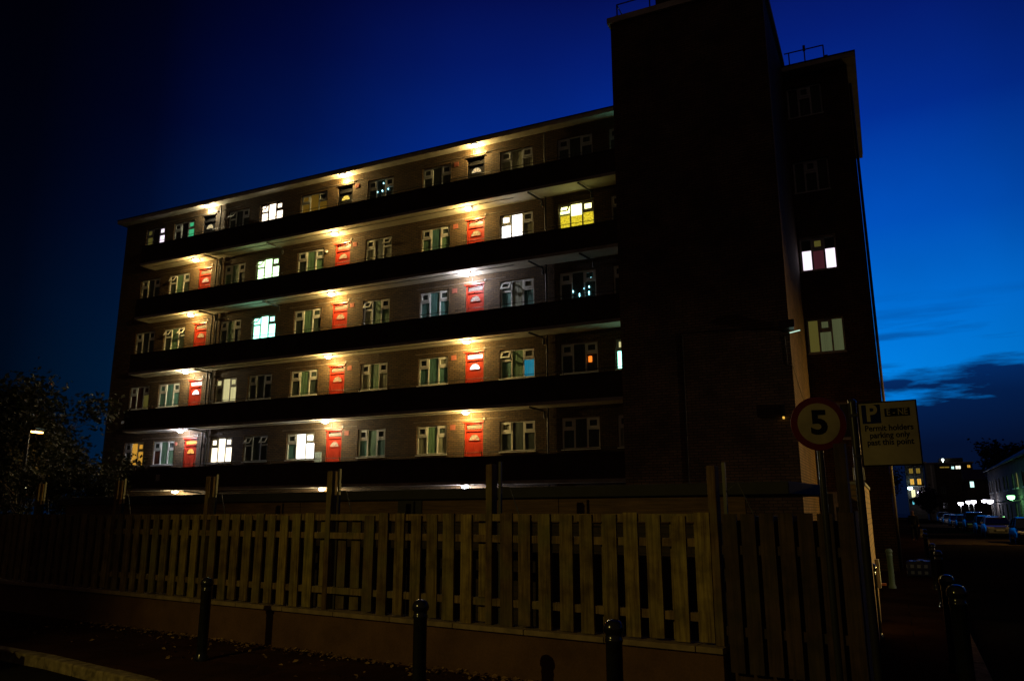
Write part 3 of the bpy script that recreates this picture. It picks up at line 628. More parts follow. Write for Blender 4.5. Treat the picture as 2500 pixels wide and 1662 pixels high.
def text(s, size, mat, parent, loc, name='lettering', bold=0.0, align='CENTER', rot=(pi/2, 0, 0), sx=1.0):
    cu = bpy.data.curves.new(name, 'FONT'); cu.body = s; cu.size = size; cu.extrude = .0008; cu.offset = bold; cu.align_x = align; cu.align_y = 'CENTER'; cu.resolution_u = 4
    t = bpy.data.objects.new(name+'_curve', cu); COL.objects.link(t)
    bpy.context.view_layer.update()
    me = bpy.data.meshes.new_from_object(t.evaluated_get(bpy.context.evaluated_depsgraph_get())); me.name = name
    bpy.data.objects.remove(t); bpy.data.curves.remove(cu)
    me.materials.clear(); me.materials.append(mat)
    o = bpy.data.objects.new(name, me); link(o, parent); o.location = loc; o.rotation_euler = rot; o.scale = (sx, 1, 1); return o
m_signw = plain('sign_white_face', (.31, .265, .14), .6, .25, 5); m_signr = plain('sign_red', (.11, .008, .010), .4, .1); m_ink = plain('sign_black', (.006, .007, .010), .8, spec=.1)
m_signb = plain('sign_blue', (.006, .012, .09), .8, spec=.1); m_pole = plain('grey_black_pole', (.025, .026, .027), .25, .2, 8)
# round 5 sign
s5 = empty('speed_limit_sign', (34.925, -18.50, 0), R(18), 'round red ringed sign reading 5 on a slim dark pole', 'road sign')
mb = MB(); mb.tube([(0, .03, -.02), (0, .03, 2.57)], .027, 14); mb.lathe([(.031, 2.565), (.031, 2.585), (.01, 2.595)], 12, (0, .03, 0)); mb.build('pole', m_pole, s5)
Rx = Matrix.Translation((0, 0, 2.425)) @ Matrix.Rotation(pi/2, 4, 'X')
mb = MB(); mb.lathe([(.231, -.006), (.234, -.003), (.234, .003), (.231, .006)], 56, m=Rx); mb.build('disc', m_signr, s5)
mb = MB(); mb.lathe([(.178, .0062), (.178, .0076)], 56, m=Rx); mb.build('white_face', m_signw, s5)
mb = MB(); mb.box(-.16, .16, .008, .02, 2.43, 2.455); mb.box(-.16, .16, .008, .02, 2.29, 2.315); mb.build('bracket', m_pole, s5)
text('5', .285, m_ink, s5, (0.004, -.0085, 2.425), bold=.010, sx=1.08)
# permit sign
sp_ = empty('parking_sign', (35.245, -18.80, 0), R(-5), 'square permit holders parking sign with blue P on a dark pole', 'road sign')
mb = MB(); mb.tube([(-.035, .05, -.02), (-.035, .05, 2.56)], .032, 16); mb.lathe([(.036, 2.555), (.036, 2.575), (.012, 2.59)], 12, (-.035, .05, 0)); mb.build('pole', m_pole, sp_)
mb = MB(); mb.box(.01, .54, -.008, .008, 2.245, 2.82); mb.build('backing', m_ink, sp_, bevel=.003)
mb = MB(); mb.box(.022, .528, -.0096, -.0082, 2.257, 2.808); mb.build('panel', m_signw, sp_)
mb = MB(); mb.box(.045, .215, -.0110, -.0098, 2.625, 2.795); mb.build('blue_square', m_signb, sp_)
text('P', .205, m_signw, sp_, (.132, -.0122, 2.710), bold=.006)
mb = MB(); mb.box(.250, .475, -.0110, -.0098, 2.68, 2.752); mb.build('zone_box', m_ink, sp_)
text('E - NE', .078, m_signw, sp_, (.3625, -.0122, 2.716), bold=.0012, sx=.92)
for i, l_ in enumerate(('Permit holders', 'parking only', 'past this point')):
    text(l_, .0735, m_ink, sp_, (.275, -.0108, 2.580-i*.063), bold=.0016, sx=.98)
mb = MB(); mb.box(-.07, .5, .009, .022, 2.70, 2.725); mb.box(-.07, .5, .009, .022, 2.33, 2.355); mb.build('bracket', m_pole, sp_)
for ch_ in sp_.children:
    if ch_.name.startswith('pole'): continue
    l_ = ch_.location; ch_.location = (.01+(l_.x-.01)*.82, l_.y, 2.03+(l_.z-2.245)*.90)
    ch_.scale = (ch_.scale.x*.82, .9, 1) if ch_.name.startswith('lettering') else (.82, 1, .90)
# brick garden wall at the corner
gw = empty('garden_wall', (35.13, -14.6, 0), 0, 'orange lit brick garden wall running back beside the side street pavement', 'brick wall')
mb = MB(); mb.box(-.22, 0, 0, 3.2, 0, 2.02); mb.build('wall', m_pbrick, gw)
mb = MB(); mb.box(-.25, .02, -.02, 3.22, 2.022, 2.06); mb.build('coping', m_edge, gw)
pl = empty('street_plate', (35.02, -13.9, 2.15), R(20), 'small blank white plate fixed on top of the orange lit brick wall', 'plate')
mb = MB(); mb.box(-.02, .13, -.015, 0, -.05, .12); mb.build('plate', plain('white_plate', (.55, .54, .5), .5), pl, bevel=.003)
mb = MB(); mb.box(.04, .07, .002, .02, -.13, .1); mb.build('bracket', m_pole, pl)
ub = empty('utility_box', (35.16, -12.3, .55), 0, 'narrow white box with an orange tag on the end of the brick wall', 'box')
mb = MB(); mb.box(-.05, .03, -.06, .06, 0, .42); mb.build('case', plain('white_box_paint', (.5, .5, .48), .5), ub, bevel=.01)
mb = MB(); mb.box(.031, .10, -.03, .03, .04, .07); mb.build('tag', plain('orange_plastic', (.6, .2, .05), .5), ub)
# chequered laundry bag
a = NM('blue_white_check'); ck = a.n('ShaderNodeSeparateXYZ'); tcn = a.n('ShaderNodeTexCoord'); a.l(tcn.outputs['Object'], ck.inputs[0])
def wav(sock, s, o=0.0):
    m1 = a.n('ShaderNodeMath', operation='MULTIPLY_ADD'); a.l(sock, m1.inputs[0]); m1.inputs[1].default_value = s; m1.inputs[2].default_value = o
    m2 = a.n('ShaderNodeMath', operation='FRACT'); a.l(m1.outputs[0], m2.inputs[0])
    m3 = a.n('ShaderNodeMath', operation='GREATER_THAN'); a.l(m2.outputs[0], m3.inputs[0]); m3.inputs[1].default_value = .5; return m3.outputs[0]
mm = a.n('ShaderNodeMath', operation='MULTIPLY'); a.l(wav(ck.outputs[0], 6.2, 50.25), mm.inputs[0]); a.l(wav(ck.outputs[2], 6.2, 50.1), mm.inputs[1])
a.l(a.mix(mm.outputs[0], (.008, .014, .10), (.24, .30, .50)), a.p.inputs['Base Color']); a.p.inputs['Roughness'].default_value = .5; m_check = a.m
bgo = empty('laundry_bag', (36.05, -1.7, 0), R(-2), 'blue and white chequered laundry bag lying on the side street pavement', 'bag')
mb = MB(); N = 10
for sgn in (0,):
    vs = []; fs = []
    for i in range(N+1):
        u = i/N; x = (u-.5)*.76; h = .36+.05*sin(u*pi)+.015*sin(u*17); dd = .22+.03*sin(u*pi)
        vs += [(x, -dd, .02), (x, -dd-.02, h*.5), (x, -dd+.03, h), (x, dd-.03, h+.01), (x, dd+.02, h*.5), (x, dd, .02)]
    for i in range(N):
        for j in range(6): fs.append((i*6+j, (i+1)*6+j, (i+1)*6+(j+1) % 6, i*6+(j+1) % 6))
    fs += [(0, 1, 2, 3, 4, 5), tuple(N*6+j for j in (5, 4, 3, 2, 1, 0))]
    mb.add(vs, fs, False)
mb.build('bag_body', m_check, bgo, bevel=.01)
mb = MB(); mb.tube([(-.2, -.2, .38), (-.17, -.21, .46), (.17, -.21, .46), (.2, -.2, .38)], .012, 6); mb.build('handle', plain('blue_webbing', (.03, .04, .16), .7), bgo)

# fallen leaves at the foot of the low wall
mb = MB()
for i in range(900):
    x = random.uniform(24, 34.2); l = FX(x); yy = -.13-abs(random.gauss(0, .10)) if random.random() < .75 else -random.uniform(.1, 1.3)
    r = random.uniform(.015, .04); m = fm0 @ Matrix.Translation((l, yy, .006+random.uniform(0, .035))) @ Matrix.Rotation(random.uniform(0, 6.3), 4, 'Z') @ Matrix.Rotation(random.uniform(-.7, .7), 4, 'X') @ Matrix.Rotation(random.uniform(-.5, .5), 4, 'Y')
    mb.add([(-r, 0, 0), (0, -r*.6, .004), (r, 0, 0), (0, r*.6, .004)], [(0, 1, 2, 3)], False, m)
a = NM('dry_leaves'); g_ = a.n('ShaderNodeNewGeometry'); a.l(a.ramp(g_.outputs['Random Per Island'], [(0, (.20, .11, .04)), (.5, (.32, .20, .07)), (1, (.12, .07, .03))]), a.p.inputs['Base Color']); a.p.inputs['Roughness'].default_value = .8
tag(mb.build('fallen_leaves', a.m), 'dry fallen leaves scattered along the foot of the low wall', 'leaves', kind='stuff')

# ================================================================== STREET LAMPS (their own light)
def street_lamp(loc, rz, lab, h, color, power, vis=True, aim=None, cone=None, arm=.9, lens=(1, .62, .15), group='street lamps'):
    s = empty('street_lamp', loc, rz, lab, 'street lamp', group)
    mb = MB(); mb.tube([(0, 0, 0), (0, 0, 1.2)], .085, 14); mb.tube([(0, 0, 1.2), (0, 0, h)], [.06, .04], 12); mb.build('post', m_pole, s)
    mb = MB(); mb.tube([(0, 0, h-.03), (0, -arm*.3, h+.12), (0, -arm, h+.17)], .028, 8); mb.build('arm', m_pole, s)
    mb = MB(); mb.box(-.11, .11, -arm-.5, -arm, h+.13, h+.25); mb.build('head', m_pole, s, bevel=.03)
    mb = MB(); mb.box(-.085, .085, -arm-.45, -arm-.08, h+.095, h+.128); mb.build('lens', emit('sodium_lens' if lens[1] > .55 else 'amber_lens', lens, 9 if lens[1] > .55 else 22), s)
    if aim is not None and h > 5:
        mb = MB(); mb.box(-.5, .5, -arm-.68, -arm-.66, h-.02, h+.30); mb.box(-.5, .5, -arm-.66, -arm+.05, h+.26, h+.30); mb.build('hood', m_pole, s)  # added plates that shield the building front from the beam
    if aim is None: l = bpy.data.objects.new('lamp_light', lamp_data('POINT', power, color, .12)); link(l, s); l.location = (0, -arm-.27, h-.02)
    else:
        l = bpy.data.objects.new('lamp_light', lamp_data('SPOT', power, color, .03, spot_size=cone[0], spot_blend=cone[1])); link(l, s); l.location = (0, -arm-.27, h+.04)
        bpy.context.view_layer.update()
        d = (Vector(aim)-(s.matrix_basis @ l.location)).normalized(); q = d.to_track_quat('-Z', 'Y').to_euler(); l.rotation_euler = q
        l.rotation_euler = (s.matrix_basis.to_3x3().inverted() @ q.to_matrix()).to_euler()
    return s
street_lamp((27.6, -31.2, -.12), R(180), 'street lamp across the road that lights the timber fence', 5.6, SOD, 740, aim=(30.3, -18.0, .6), cone=(R(57), .75))
street_lamp((44.2, 0.4, 0), R(-90), 'street lamp on the far pavement of the side street that lights the tower side', 4.0, (1.0, .56, .12), 2200, arm=.8, aim=(33.5, -1.6, 6.6), cone=(R(84), .5))
street_lamp((47.5, -7.3, 0), R(-90), 'street lamp on the far pavement nearest the street corner', 2.7, (1.0, .68, .17), 5000, arm=.8, aim=(35.0, -12.5, 1.6), cone=(R(17), .5))
street_lamp((48.2, -8.3, 0), R(-90), 'added unseen lamp on the far pavement that rakes the tower front', 3.2, (1.0, .72, .42), 800, arm=.8, aim=(31.8, -5.0, 3.0), cone=(R(40), .9))  # added beside the corner lamp for raking light on the tower
street_lamp(SP(9.0, 50), R(90), 'added unseen lamp farther up the side street beside the terrace', 5.5, (1.0, .60, .14), 700)  # added out of view to light the pavement and the walker

# ================================================================== TREES (left, behind the fence)
a = NM('leaves_dark'); g_ = a.n('ShaderNodeNewGeometry'); a.l(a.ramp(g_.outputs['Random Per Island'], [(0, (.003, .004, .002)), (.5, (.006, .008, .003)), (1, (.016, .017, .005))]), a.p.inputs['Base Color']); a.p.inputs['Roughness'].default_value = .6
a.p.inputs['Subsurface Weight'].default_value = 0
tr_ = a.n('ShaderNodeBsdfTranslucent'); tr_.inputs[0].default_value = (.02, .022, .004, 1); mx = a.n('ShaderNodeMixShader'); mx.inputs[0].default_value = .35
a.l(a.p.outputs[0], mx.inputs[1]); a.l(tr_.outputs[0], mx.inputs[2]); a.l(mx.outputs[0], a.t.nodes['Material Output'].inputs[0]); m_leaf = a.m
m_bark = plain('bark', (.06, .045, .03), .9, .4, 9)
def tree(loc, h, rad, n, lab, seed, group=None, size=.12, low=.28, cat='tree', name='leafy_tree'):
    rnd = random.Random(seed); t = empty(name, loc, 0, lab, cat, group); mb = MB(); tips = []
    def limb(p, d, L, r, lv):
        q = p+d*L*.5+Vector((rnd.uniform(-.1, .1), rnd.uniform(-.1, .1), 0))*L; e = p+d*L
        mb.tube([p, q, e], [r, r*.8, r*.55], 7 if lv < 2 else 5)
        tips.append(e); tips.append(q)
        if lv < 3:
            for _ in range(3 if lv else 5):
                v = (d+Vector((rnd.uniform(-1, 1), rnd.uniform(-1, 1), rnd.uniform(-.1, .7)))*.85).normalized(); limb(q.lerp(e, rnd.random()), v, L*rnd.uniform(.5, .75), r*.5, lv+1)
    limb(Vector((0, 0, 0)), Vector((0, 0, 1)), h*.55, h*.028, 0)
    mb.build('trunk', m_bark, t)
    tips = [p for p in tips if p.z > h*low]
    cl = [(rnd.choice(tips)+Vector((rnd.uniform(-1, 1), rnd.uniform(-1, 1), rnd.uniform(-.6, .9)))*rad*.28, rad*rnd.uniform(.16, .34)) for _ in range(46)]
    vs = []; fs = []
    for i in range(n):
        c, cr = cl[rnd.randrange(len(cl))]
        p = c+Vector((rnd.gauss(0, 1), rnd.gauss(0, 1), rnd.gauss(0, .8)))*cr*.55
        if p.z < h*low*.6: continue
        s = size*rnd.uniform(.6, 1.3); u = Vector((rnd.uniform(-1, 1), rnd.uniform(-1, 1), rnd.uniform(-.6, .6))).normalized(); v = u.orthogonal().normalized(); v = (v*cos(i)+u.cross(v)*sin(i))
        b = len(vs); vs += [p-u*s, p-v*s*.5, p+u*s, p+v*s*.5]; fs.append((b, b+1, b+2, b+3))
    c_ = MB(); c_.v = [tuple(x) for x in vs]; c_.f = fs; c_.sm = [False]*len(fs); c_.build('crown', m_leaf, t)
    return t
tree((2.2, -4.6, 0), 5.5, 3.4, 16000, 'tallest dark leafy tree at the left end of the building', 1, 'dark trees left of the building')
tree((-4.0, -1.5, 0), 5.6, 4.0, 15000, 'dark leafy tree farthest left behind the amber street lamp', 2, 'dark trees left of the building')
tree((7.6, -8.6, 0), 4.1, 2.6, 16000, 'dark leafy tree whose lower leaves are lit yellow at the far left', 3, 'dark trees left of the building', size=.085, low=.15)
tree((13.2, -9.6, 0), 2.9, 1.6, 6000, 'low dark bush-like tree behind the left part of the fence', 4, 'dark trees left of the building', size=.07, low=.12)
tree((5.0, 2.0, 0), 5.2, 2.6, 100, 'x', 5) if False else None
street_lamp((10.0, -9.45, 0), R(200), 'small amber street lamp glowing among the trees at the far left', 4.22, (1.0, .5, .1), .25, arm=.12, lens=(1.0, .50, .10))
gl = empty('garden_lamp', (9.45, -8.95, 0), 0, 'yellow garden lamp half hidden among lit leaves at the far left', 'garden lamp')
mb = MB(); mb.tube([(0, 0, 0), (0, 0, 2.5)], .03, 8); mb.build('post', m_pole, gl)
mb = MB(); mb.lathe([(.02, 0), (.05, .03), (.055, .08), (.02, .12)], 14, (0, 0, 2.5)); mb.build('globe', emit('garden_globe', (1, .9, .5), 6), gl)
lo = bpy.data.objects.new('lamp_light', lamp_data('POINT', 2.2, (1, .86, .35), .05)); link(lo, gl); lo.location = (0, -.08, 2.75)
tree((9.75, -9.35, 0), 3.1, .85, 900, 'small bush with yellow lit leaves around a garden lamp', 8, None, .07, .35, 'bush', 'lit_bush')

# ================================================================== CARS
def paint(name, col): return plain(name, col, .22, .04, 3, metal=.4, spec=.7)
m_rub = plain('tyre_rubber', (.015, .015, .016), .8); m_rim = plain('alloy_rim', (.4, .4, .42), .3, .1, 5, .9); m_cglass = plain('car_glass', (.01, .013, .015), .05, .1, 2, spec=.9)
m_hl = plain('headlight_glass', (.65, .68, .7), .1, .1); m_tail = plain('red_tail_lamp', (.3, .01, .01), .2); m_plate = plain('number_plate_blank', (.6, .6, .55), .4)
def loft(mb, secs, smooth=True):     # sections: lists of equal-length loops
    n = len(secs[0]); vs = [p for s_ in secs for p in s_]; fs = []
    for i in range(len(secs)-1):
        for k in range(n): fs.append((i*n+k, i*n+(k+1) % n, (i+1)*n+(k+1) % n, (i+1)*n+k))
    mb.add(vs, fs, smooth); mb.add(secs[0], [tuple(reversed(range(n)))]); mb.add(secs[-1], [tuple(range(n))])
def car(kind, mat, lab, loc, rz, name='parked_car', cat='car', group='cars parked along the side street'):
    """nose towards local -y"""
    c = empty(name, loc, rz, lab, cat, group)
    P = dict(hatch=(4.0, 1.75, 1.48, .92, .55, 1.35, 3.1, 3.85), saloon=(4.5, 1.8, 1.43, .93, .75, 1.75, 3.4, 4.3), suv=(4.6, 1.88, 1.75, 1.08, .7, 1.45, 3.9, 4.5), van=(5.2, 2.0, 2.25, 1.2, .35, 1.05, 4.9, 5.15))[kind]
    L, Wd, H, BH, hb, wsb, rb, re = P; hw = Wd/2; y0 = -L/2
    def sec(y, w, zb, zt, tum=.06):
        return [(-w+.05, y, zb), (w-.05, y, zb), (w, y, zb+.12), (w, y, (zb+zt)/2), (w-tum, y, zt-.05), (w-tum-.10, y, zt), (-w+tum+.10, y, zt), (-w+tum, y, zt-.05), (-w, y, (zb+zt)/2), (-w, y, zb+.12)]
    mb = MB(); hood = BH-.14
    ys = [(0, .80, .30, .58), (.10, .93, .22, .68), (.45, .99, .20, hood-.04), (hb+.25, 1, .20, hood+.04), (wsb, 1, .20, BH), (rb, 1, .20, BH+.02), (L-.35, .99, .22, BH-.02 if kind != 'saloon' else BH-.05), (L-.06, .94, .25, BH-.14), (L, .88, .32, BH-.28)]
    loft(mb, [sec(y0+y, hw*w_, zb, zt) for y, w_, zb, zt in ys]); mb.build('body', mat, c)
    # cabin glass and roof skin
    gt = MB(); tw_ = hw-.24
    def gsec(y, w, zt): return [(-w, y, BH-.06), (w, y, BH-.06), (w-(zt-BH)*.30, y, zt), (-w+(zt-BH)*.30, y, zt)]
    loft(gt, [gsec(y0+hb+.35, hw-.11, BH-.02), gsec(y0+wsb+.25, hw-.10, H-.07), gsec(y0+rb-.2, hw-.10, H-.05), gsec(y0+re-.12, hw-.13, BH+.02)], False); gt.build('glass', m_cglass, c)
    rf = MB(); w2 = hw-.10-(H-BH)*.28
    loft(rf, [[(-w2+.02, y, z), (w2-.02, y, z), (w2-.06, y, z+.035), (-w2+.06, y, z+.035)] for y, z in ((y0+wsb+.20, H-.085), (y0+wsb+.6, H-.045), (y0+(wsb+rb)/2, H-.03), (y0+rb-.3, H-.045), (y0+rb+.05, H-.10))]); rf.build('roof', mat, c)
    pl_ = MB()
    for sx_ in (-1, 1):
        b_ = hw-.09; t_ = w2+.01
        pl_.tube([(sx_*b_, y0+hb+.38, BH), (sx_*t_, y0+wsb+.22, H-.07)], .035, 6); pl_.tube([(sx_*b_, y0+(wsb+rb)/2, BH-.02), (sx_*t_, y0+(wsb+rb)/2, H-.05)], .04, 6); pl_.tube([(sx_*b_, y0+re-.15, BH), (sx_*t_, y0+rb-.15, H-.07)], .05, 6)
    pl_.build('pillars', mat, c)
    for sx_ in (-1, 1):
        h = MB(); h.add([(sx_*(hw-.62), y0+.055, .60), (sx_*(hw-.16), y0+.10, .60), (sx_*(hw-.07), y0+.26, .66), (sx_*(hw-.12), y0+.34, .76), (sx_*(hw-.5), y0+.12, .70)], [(0, 1, 2, 3, 4)]); h.box(min(sx_*(hw-.55), sx_*(hw-.16)), max(sx_*(hw-.55), sx_*(hw-.16)), y0+.02, y0+.12, .58, .70); h.build('headlight', m_hl, c, bevel=.02)
        t = MB(); t.box(min(sx_*(hw-.38), sx_*(hw-.10)), max(sx_*(hw-.38), sx_*(hw-.10)), y0+L-.10, y0+L+.01, BH-.38, BH-.18); t.build('tail_light', m_tail, c, bevel=.02)
        mr = MB(); mr.box(min(sx_*(hw-.02), sx_*(hw+.17)), max(sx_*(hw-.02), sx_*(hw+.17)), y0+wsb-.15, y0+wsb-.02, BH-.02, BH+.12); mr.build('door_mirror', mat, c, bevel=.02)
        for yy in (y0+.82, y0+L-.85):
            Ry = Matrix.Translation((sx_*(hw-.10), yy, .32)) @ Matrix.Rotation(pi/2, 4, 'Y')
            wv = MB(); wv.lathe([(.20, -.10), (.305, -.105), (.32, -.07), (.32, .07), (.305, .105), (.20, .10)], 24, m=Ry); wh_ = wv.build('wheel', m_rub, c)
            ri = MB(); ri.lathe([(.199, -.09), (.199, .09), (.06, .104 if sx_ > 0 else .1)], 12, m=Ry); ri.build('rim', m_rim, wh_)
    g = MB(); g.box(-.42, .42, y0-.005, y0+.09, .34, .50); g.build('grille', m_black, c)
    n = MB(); n.box(-.26, .26, y0-.02, y0-.006, .42, .53); n.build('number_plate', m_plate, c)
    return c
silver = paint('silver_paint', (.38, .40, .42)); black = paint('black_paint', (.012, .013, .015)); blue = paint('dark_blue_paint', (.015, .03, .07)); grey = paint('grey_paint', (.12, .13, .14)); white = paint('white_paint', (.6, .6, .6)); teal = paint('dark_teal_paint', (.015, .05, .06))
GZ = -.117
for o_, d_, kd, mt, lab in ((6.50, 52.6, 'hatch', black, 'black hatchback cut by the right edge of the picture, nearest of the parked row'), (6.45, 68.9, 'saloon', silver, 'silver saloon with glinting headlights, second of the parked row on the right'),
        (6.4, 75.5, 'hatch', teal, 'dark teal hatchback just behind the silver saloon'), (6.45, 87.5, 'suv', black, 'tall black off-roader in the middle of the parked row'), (6.35, 99.0, 'hatch', blue, 'dark blue hatchback left of the tall black off-roader'),
        (6.4, 112, 'saloon', grey, 'dark grey saloon in the parked row, in front of the pale hatchback'), (6.35, 127, 'hatch', silver, 'pale hatchback far along the parked row'), (6.4, 144, 'suv', grey, 'grey tall car far down the street, next to the white van')):
    car(kd, mt, lab, SP(o_, d_, GZ), RZ)
car('van', white, 'white van at the far end of the parked cars', SP(7.0, 182, GZ), RZ, 'parked_van', 'van', None)
car('hatch', black, 'dark car corner cut off by the bottom left of the picture', (25.85, -20.55, -.117), R(84), 'parked_car', 'car', None)
for hx in [o for o in SC.objects if o.get('label') == 'dark car corner cut off by the bottom left of the picture']: hx.location = (23.9, -20.9, -.117)

# ================================================================== PERSON walking away on the pavement
def skin_obj(name, verts, edges, rad, mat, parent, sub=2):
    me = bpy.data.meshes.new(name); me.from_pydata(verts, edges, []); o = bpy.data.objects.new(name, me); link(o, parent)
    sk = o.modifiers.new('skin', 'SKIN'); sk.use_smooth_shade = True; ss = o.modifiers.new('sub', 'SUBSURF'); ss.levels = sub; ss.render_levels = sub
    for v, r in zip(me.skin_vertices[0].data, rad): v.radius = r if isinstance(r, tuple) else (r, r)
    me.skin_vertices[0].data[0].use_root = True; me.materials.append(mat)
    return o
m_coat = plain('dark_coat', (.012, .012, .015), .9, .3, 20); m_skin = plain('skin', (.35, .20, .13), .6, .08, 10); m_hair = plain('dark_hair', (.015, .010, .008), .6)
ps = empty('person', SP(.71, 50.8, 0), RZ, 'person in dark clothes walking on the side street pavement carrying a pale bag', 'person')
V = [(0, 0, .94), (0, .01, 1.12), (0, 0, 1.36), (0, -.01, 1.48), (0, -.015, 1.56), (0, -.02, 1.66), (0, -.01, 1.735),
     (.17, 0, 1.40), (.23, .03, 1.14), (.24, -.04, .90), (.24, -.06, .82), (-.17, 0, 1.40), (-.23, -.02, 1.14), (-.25, .06, .90), (-.25, .07, .82),
     (.09, .0, .88), (.10, .10, .50), (.10, -.02, .10), (.10, .12, .05), (-.09, .0, .88), (-.10, -.12, .50), (-.10, -.26, .12), (-.10, -.16, .04)]
Eg = [(0, 1), (1, 2), (2, 3), (3, 4), (4, 5), (5, 6), (2, 7), (7, 8), (8, 9), (9, 10), (2, 11), (11, 12), (12, 13), (13, 14), (0, 15), (15, 16), (16, 17), (17, 18), (0, 19), (19, 20), (20, 21), (21, 22)]
Rd = [(.15, .10), (.14, .095), (.17, .10), .055, .06, .095, .05, .07, .052, .04, .035, .07, .052, .04, .035, .085, .06, .042, .035, .085, .06, .042, .035]
skin_obj('body', V, Eg, Rd, m_skin, ps)
skin_obj('coat', [(0, .0, .80), (0, .01, 1.12), (0, 0, 1.36), (0, -.005, 1.46), (.18, 0, 1.40), (.235, .03, 1.14), (.245, -.04, .92), (-.18, 0, 1.40), (-.235, -.02, 1.14), (-.255, .06, .92)], [(0, 1), (1, 2), (2, 3), (2, 4), (4, 5), (5, 6), (2, 7), (7, 8), (8, 9)], [(.19, .13), (.165, .115), (.19, .12), .07, .085, .065, .052, .085, .065, .052], m_coat, ps)
skin_obj('trousers', [(0, 0, .92), (.09, .0, .88), (.10, .10, .50), (.10, -.01, .12), (-.09, .0, .88), (-.10, -.12, .50), (-.10, -.25, .14)], [(0, 1), (1, 2), (2, 3), (0, 4), (4, 5), (5, 6)], [(.15, .11), .10, .075, .06, .10, .075, .06], m_coat, ps)
skin_obj('hair', [(0, .03, 1.60), (0, .02, 1.68), (0, .0, 1.74)], [(0, 1), (1, 2)], [.07, .10, .075], m_hair, ps)
pb = empty('carrier_bag', SP(1.10, 50.75, .36), RZ, 'pale yellowish bag hanging low beside the walking person', 'bag')
mb = MB(); loft(mb, [[(-.10, -.05, z), (.10, -.05, z), (.10, .05, z), (-.10, .05, z)] if z > .1 else [(-.14, -.08, z), (.14, -.08, z), (.14, .08, z), (-.14, .08, z)] for z in (-.10, .02, .12, .34)], False); mb.build('bag_body', plain('pale_bag', (.65, .55, .30), .6), pb, bevel=.02)
mb = MB(); mb.tube([(-.06, 0, .34), (-.04, 0, .46), (.02, 0, .46), (.05, 0, .34)], .008, 5); mb.build('handle', m_coat, pb)

# ================================================================== SIDE STREET HOUSES
m_hbrick = brick('terrace_brick', (.13, .10, .07), (.10, .08, .06), (.12, .11, .09)); m_tile = plain('roof_tiles', (.04, .035, .034), .8, .4, 5); m_stone = plain('pale_render', (.24, .25, .22), .85, .2, 2)
e_hw = emit('house_window_warm', (.9, .55, .18), .5, 'fold'); m_hdoor = plain('green_house_door', (.03, .10, .06), .5)
def house(o_, d_, lab, w_=6.6, lit=(), seed=0, eave=6.1):
    h = empty('terraced_house', SP(o_, d_, 0), RZ, lab, 'house', 'terraced houses along the side street'); rnd = random.Random(seed)
    hs = [(.9, 2.2, .9, 2.4), (.9, 2.2, 3.7, 5.0), (3.6, 4.7, 3.7, 5.0), (3.9, 4.8, .1, 2.25)]
    mb = MB(); wall_open(mb, 0.003, w_-.003, 0, eave, hs, 0, .25)
    m = Matrix.Rotation(-pi/2, 4, 'Z'); 
    # local facade faces -x : map (x,y,z)->(y, w-x, z)
    conv = lambda v: (v[1], w_-v[0], v[2])
    mb.v = [conv(v) for v in mb.v]; mb.box(.253, 8, 0.003, .2, 0, eave); mb.box(.253, 8, w_-.2, w_-.003, 0, eave); mb.box(7.8, 8, .2, w_-.2, 0, eave); wl_ = mb.build('wall', m_hbrick, h)
    r = MB(); r.add([(-.3, 0, eave-.05), (-.3, w_, eave-.05), (4, w_, eave+2.4), (4, 0, eave+2.4), (8.3, 0, eave-.05), (8.3, w_, eave-.05), (-.3, 0, eave+.06), (-.3, w_, eave+.06), (4, w_, eave+2.55), (4, 0, eave+2.55), (8.3, 0, eave+.06), (8.3, w_, eave+.06)],
        [(0, 3, 2, 1), (3, 4, 5, 2), (6, 7, 8, 9), (9, 8, 11, 10), (0, 1, 7, 6), (4, 10, 11, 5), (0, 6, 9, 3), (3, 9, 10, 4), (1, 2, 8, 7), (2, 5, 11, 8)]); rf = r.build('roof', m_tile, h)
    g = MB(); g.box(-.40, -.301, 0, w_, eave-.08, eave+.03); g.build('gutter', m_stone, h)
    c = MB(); c.box(3.4, 4.6, -.2, .35, eave+1.9, eave+3.4); [c.lathe([(.12, 0), (.10, .35)], 10, (x, .07, eave+3.401)) for x in (3.7, 4.0, 4.3)]; c.build('chimney', m_hbrick, rf)
    for i, (a0, b0, z0, z1) in enumerate(hs[:3]):
        y0_, y1_ = w_-b0, w_-a0; f = MB(); f.box(.08, .14, y0_+.002, y0_+.07, z0+.002, z1-.002); f.box(.08, .14, y1_-.07, y1_-.002, z0+.002, z1-.002); f.box(.08, .14, y0_+.07, y1_-.07, z1-.07, z1-.002); f.box(.08, .14, y0_+.07, y1_-.07, z0+.002, z0+.07)
        f.box(.085, .135, (y0_+y1_)/2-.03, (y0_+y1_)/2+.03, z0+.07, z1-.07); f.box(-.08, .079, y0_-.05, y1_+.05, z0-.10, z0-.001); fo = f.build('window', m_upvc, h)
        p = MB(); p.add([(.115, y0_+.06, z0+.06), (.115, y1_-.06, z0+.06), (.115, y1_-.06, z1-.06), (.115, y0_+.06, z1-.06)], [(3, 2, 1, 0)]); p.build('pane', e_hw if i in lit else m_glassd, fo)
    dr = MB(); dr.box(.10, .15, w_-4.8+.002, w_-3.9-.002, .102, 2.248); dr.build('door', m_hdoor, h, bevel=.005)
    pc = MB(); pc.box(-.6, -.001, w_-5.0, w_-3.7, 2.55, 2.63); pc.build('porch_hood', m_stone, h)
    return h
place = ['nearest the right edge', 'second from the right edge', 'third from the right edge', 'fourth from the right edge', 'fifth from the right edge', 'sixth from the right edge', 'seventh from the right edge', 'eighth from the right edge', 'ninth from the right edge', 'tenth from the right edge', 'farthest and smallest down the street']
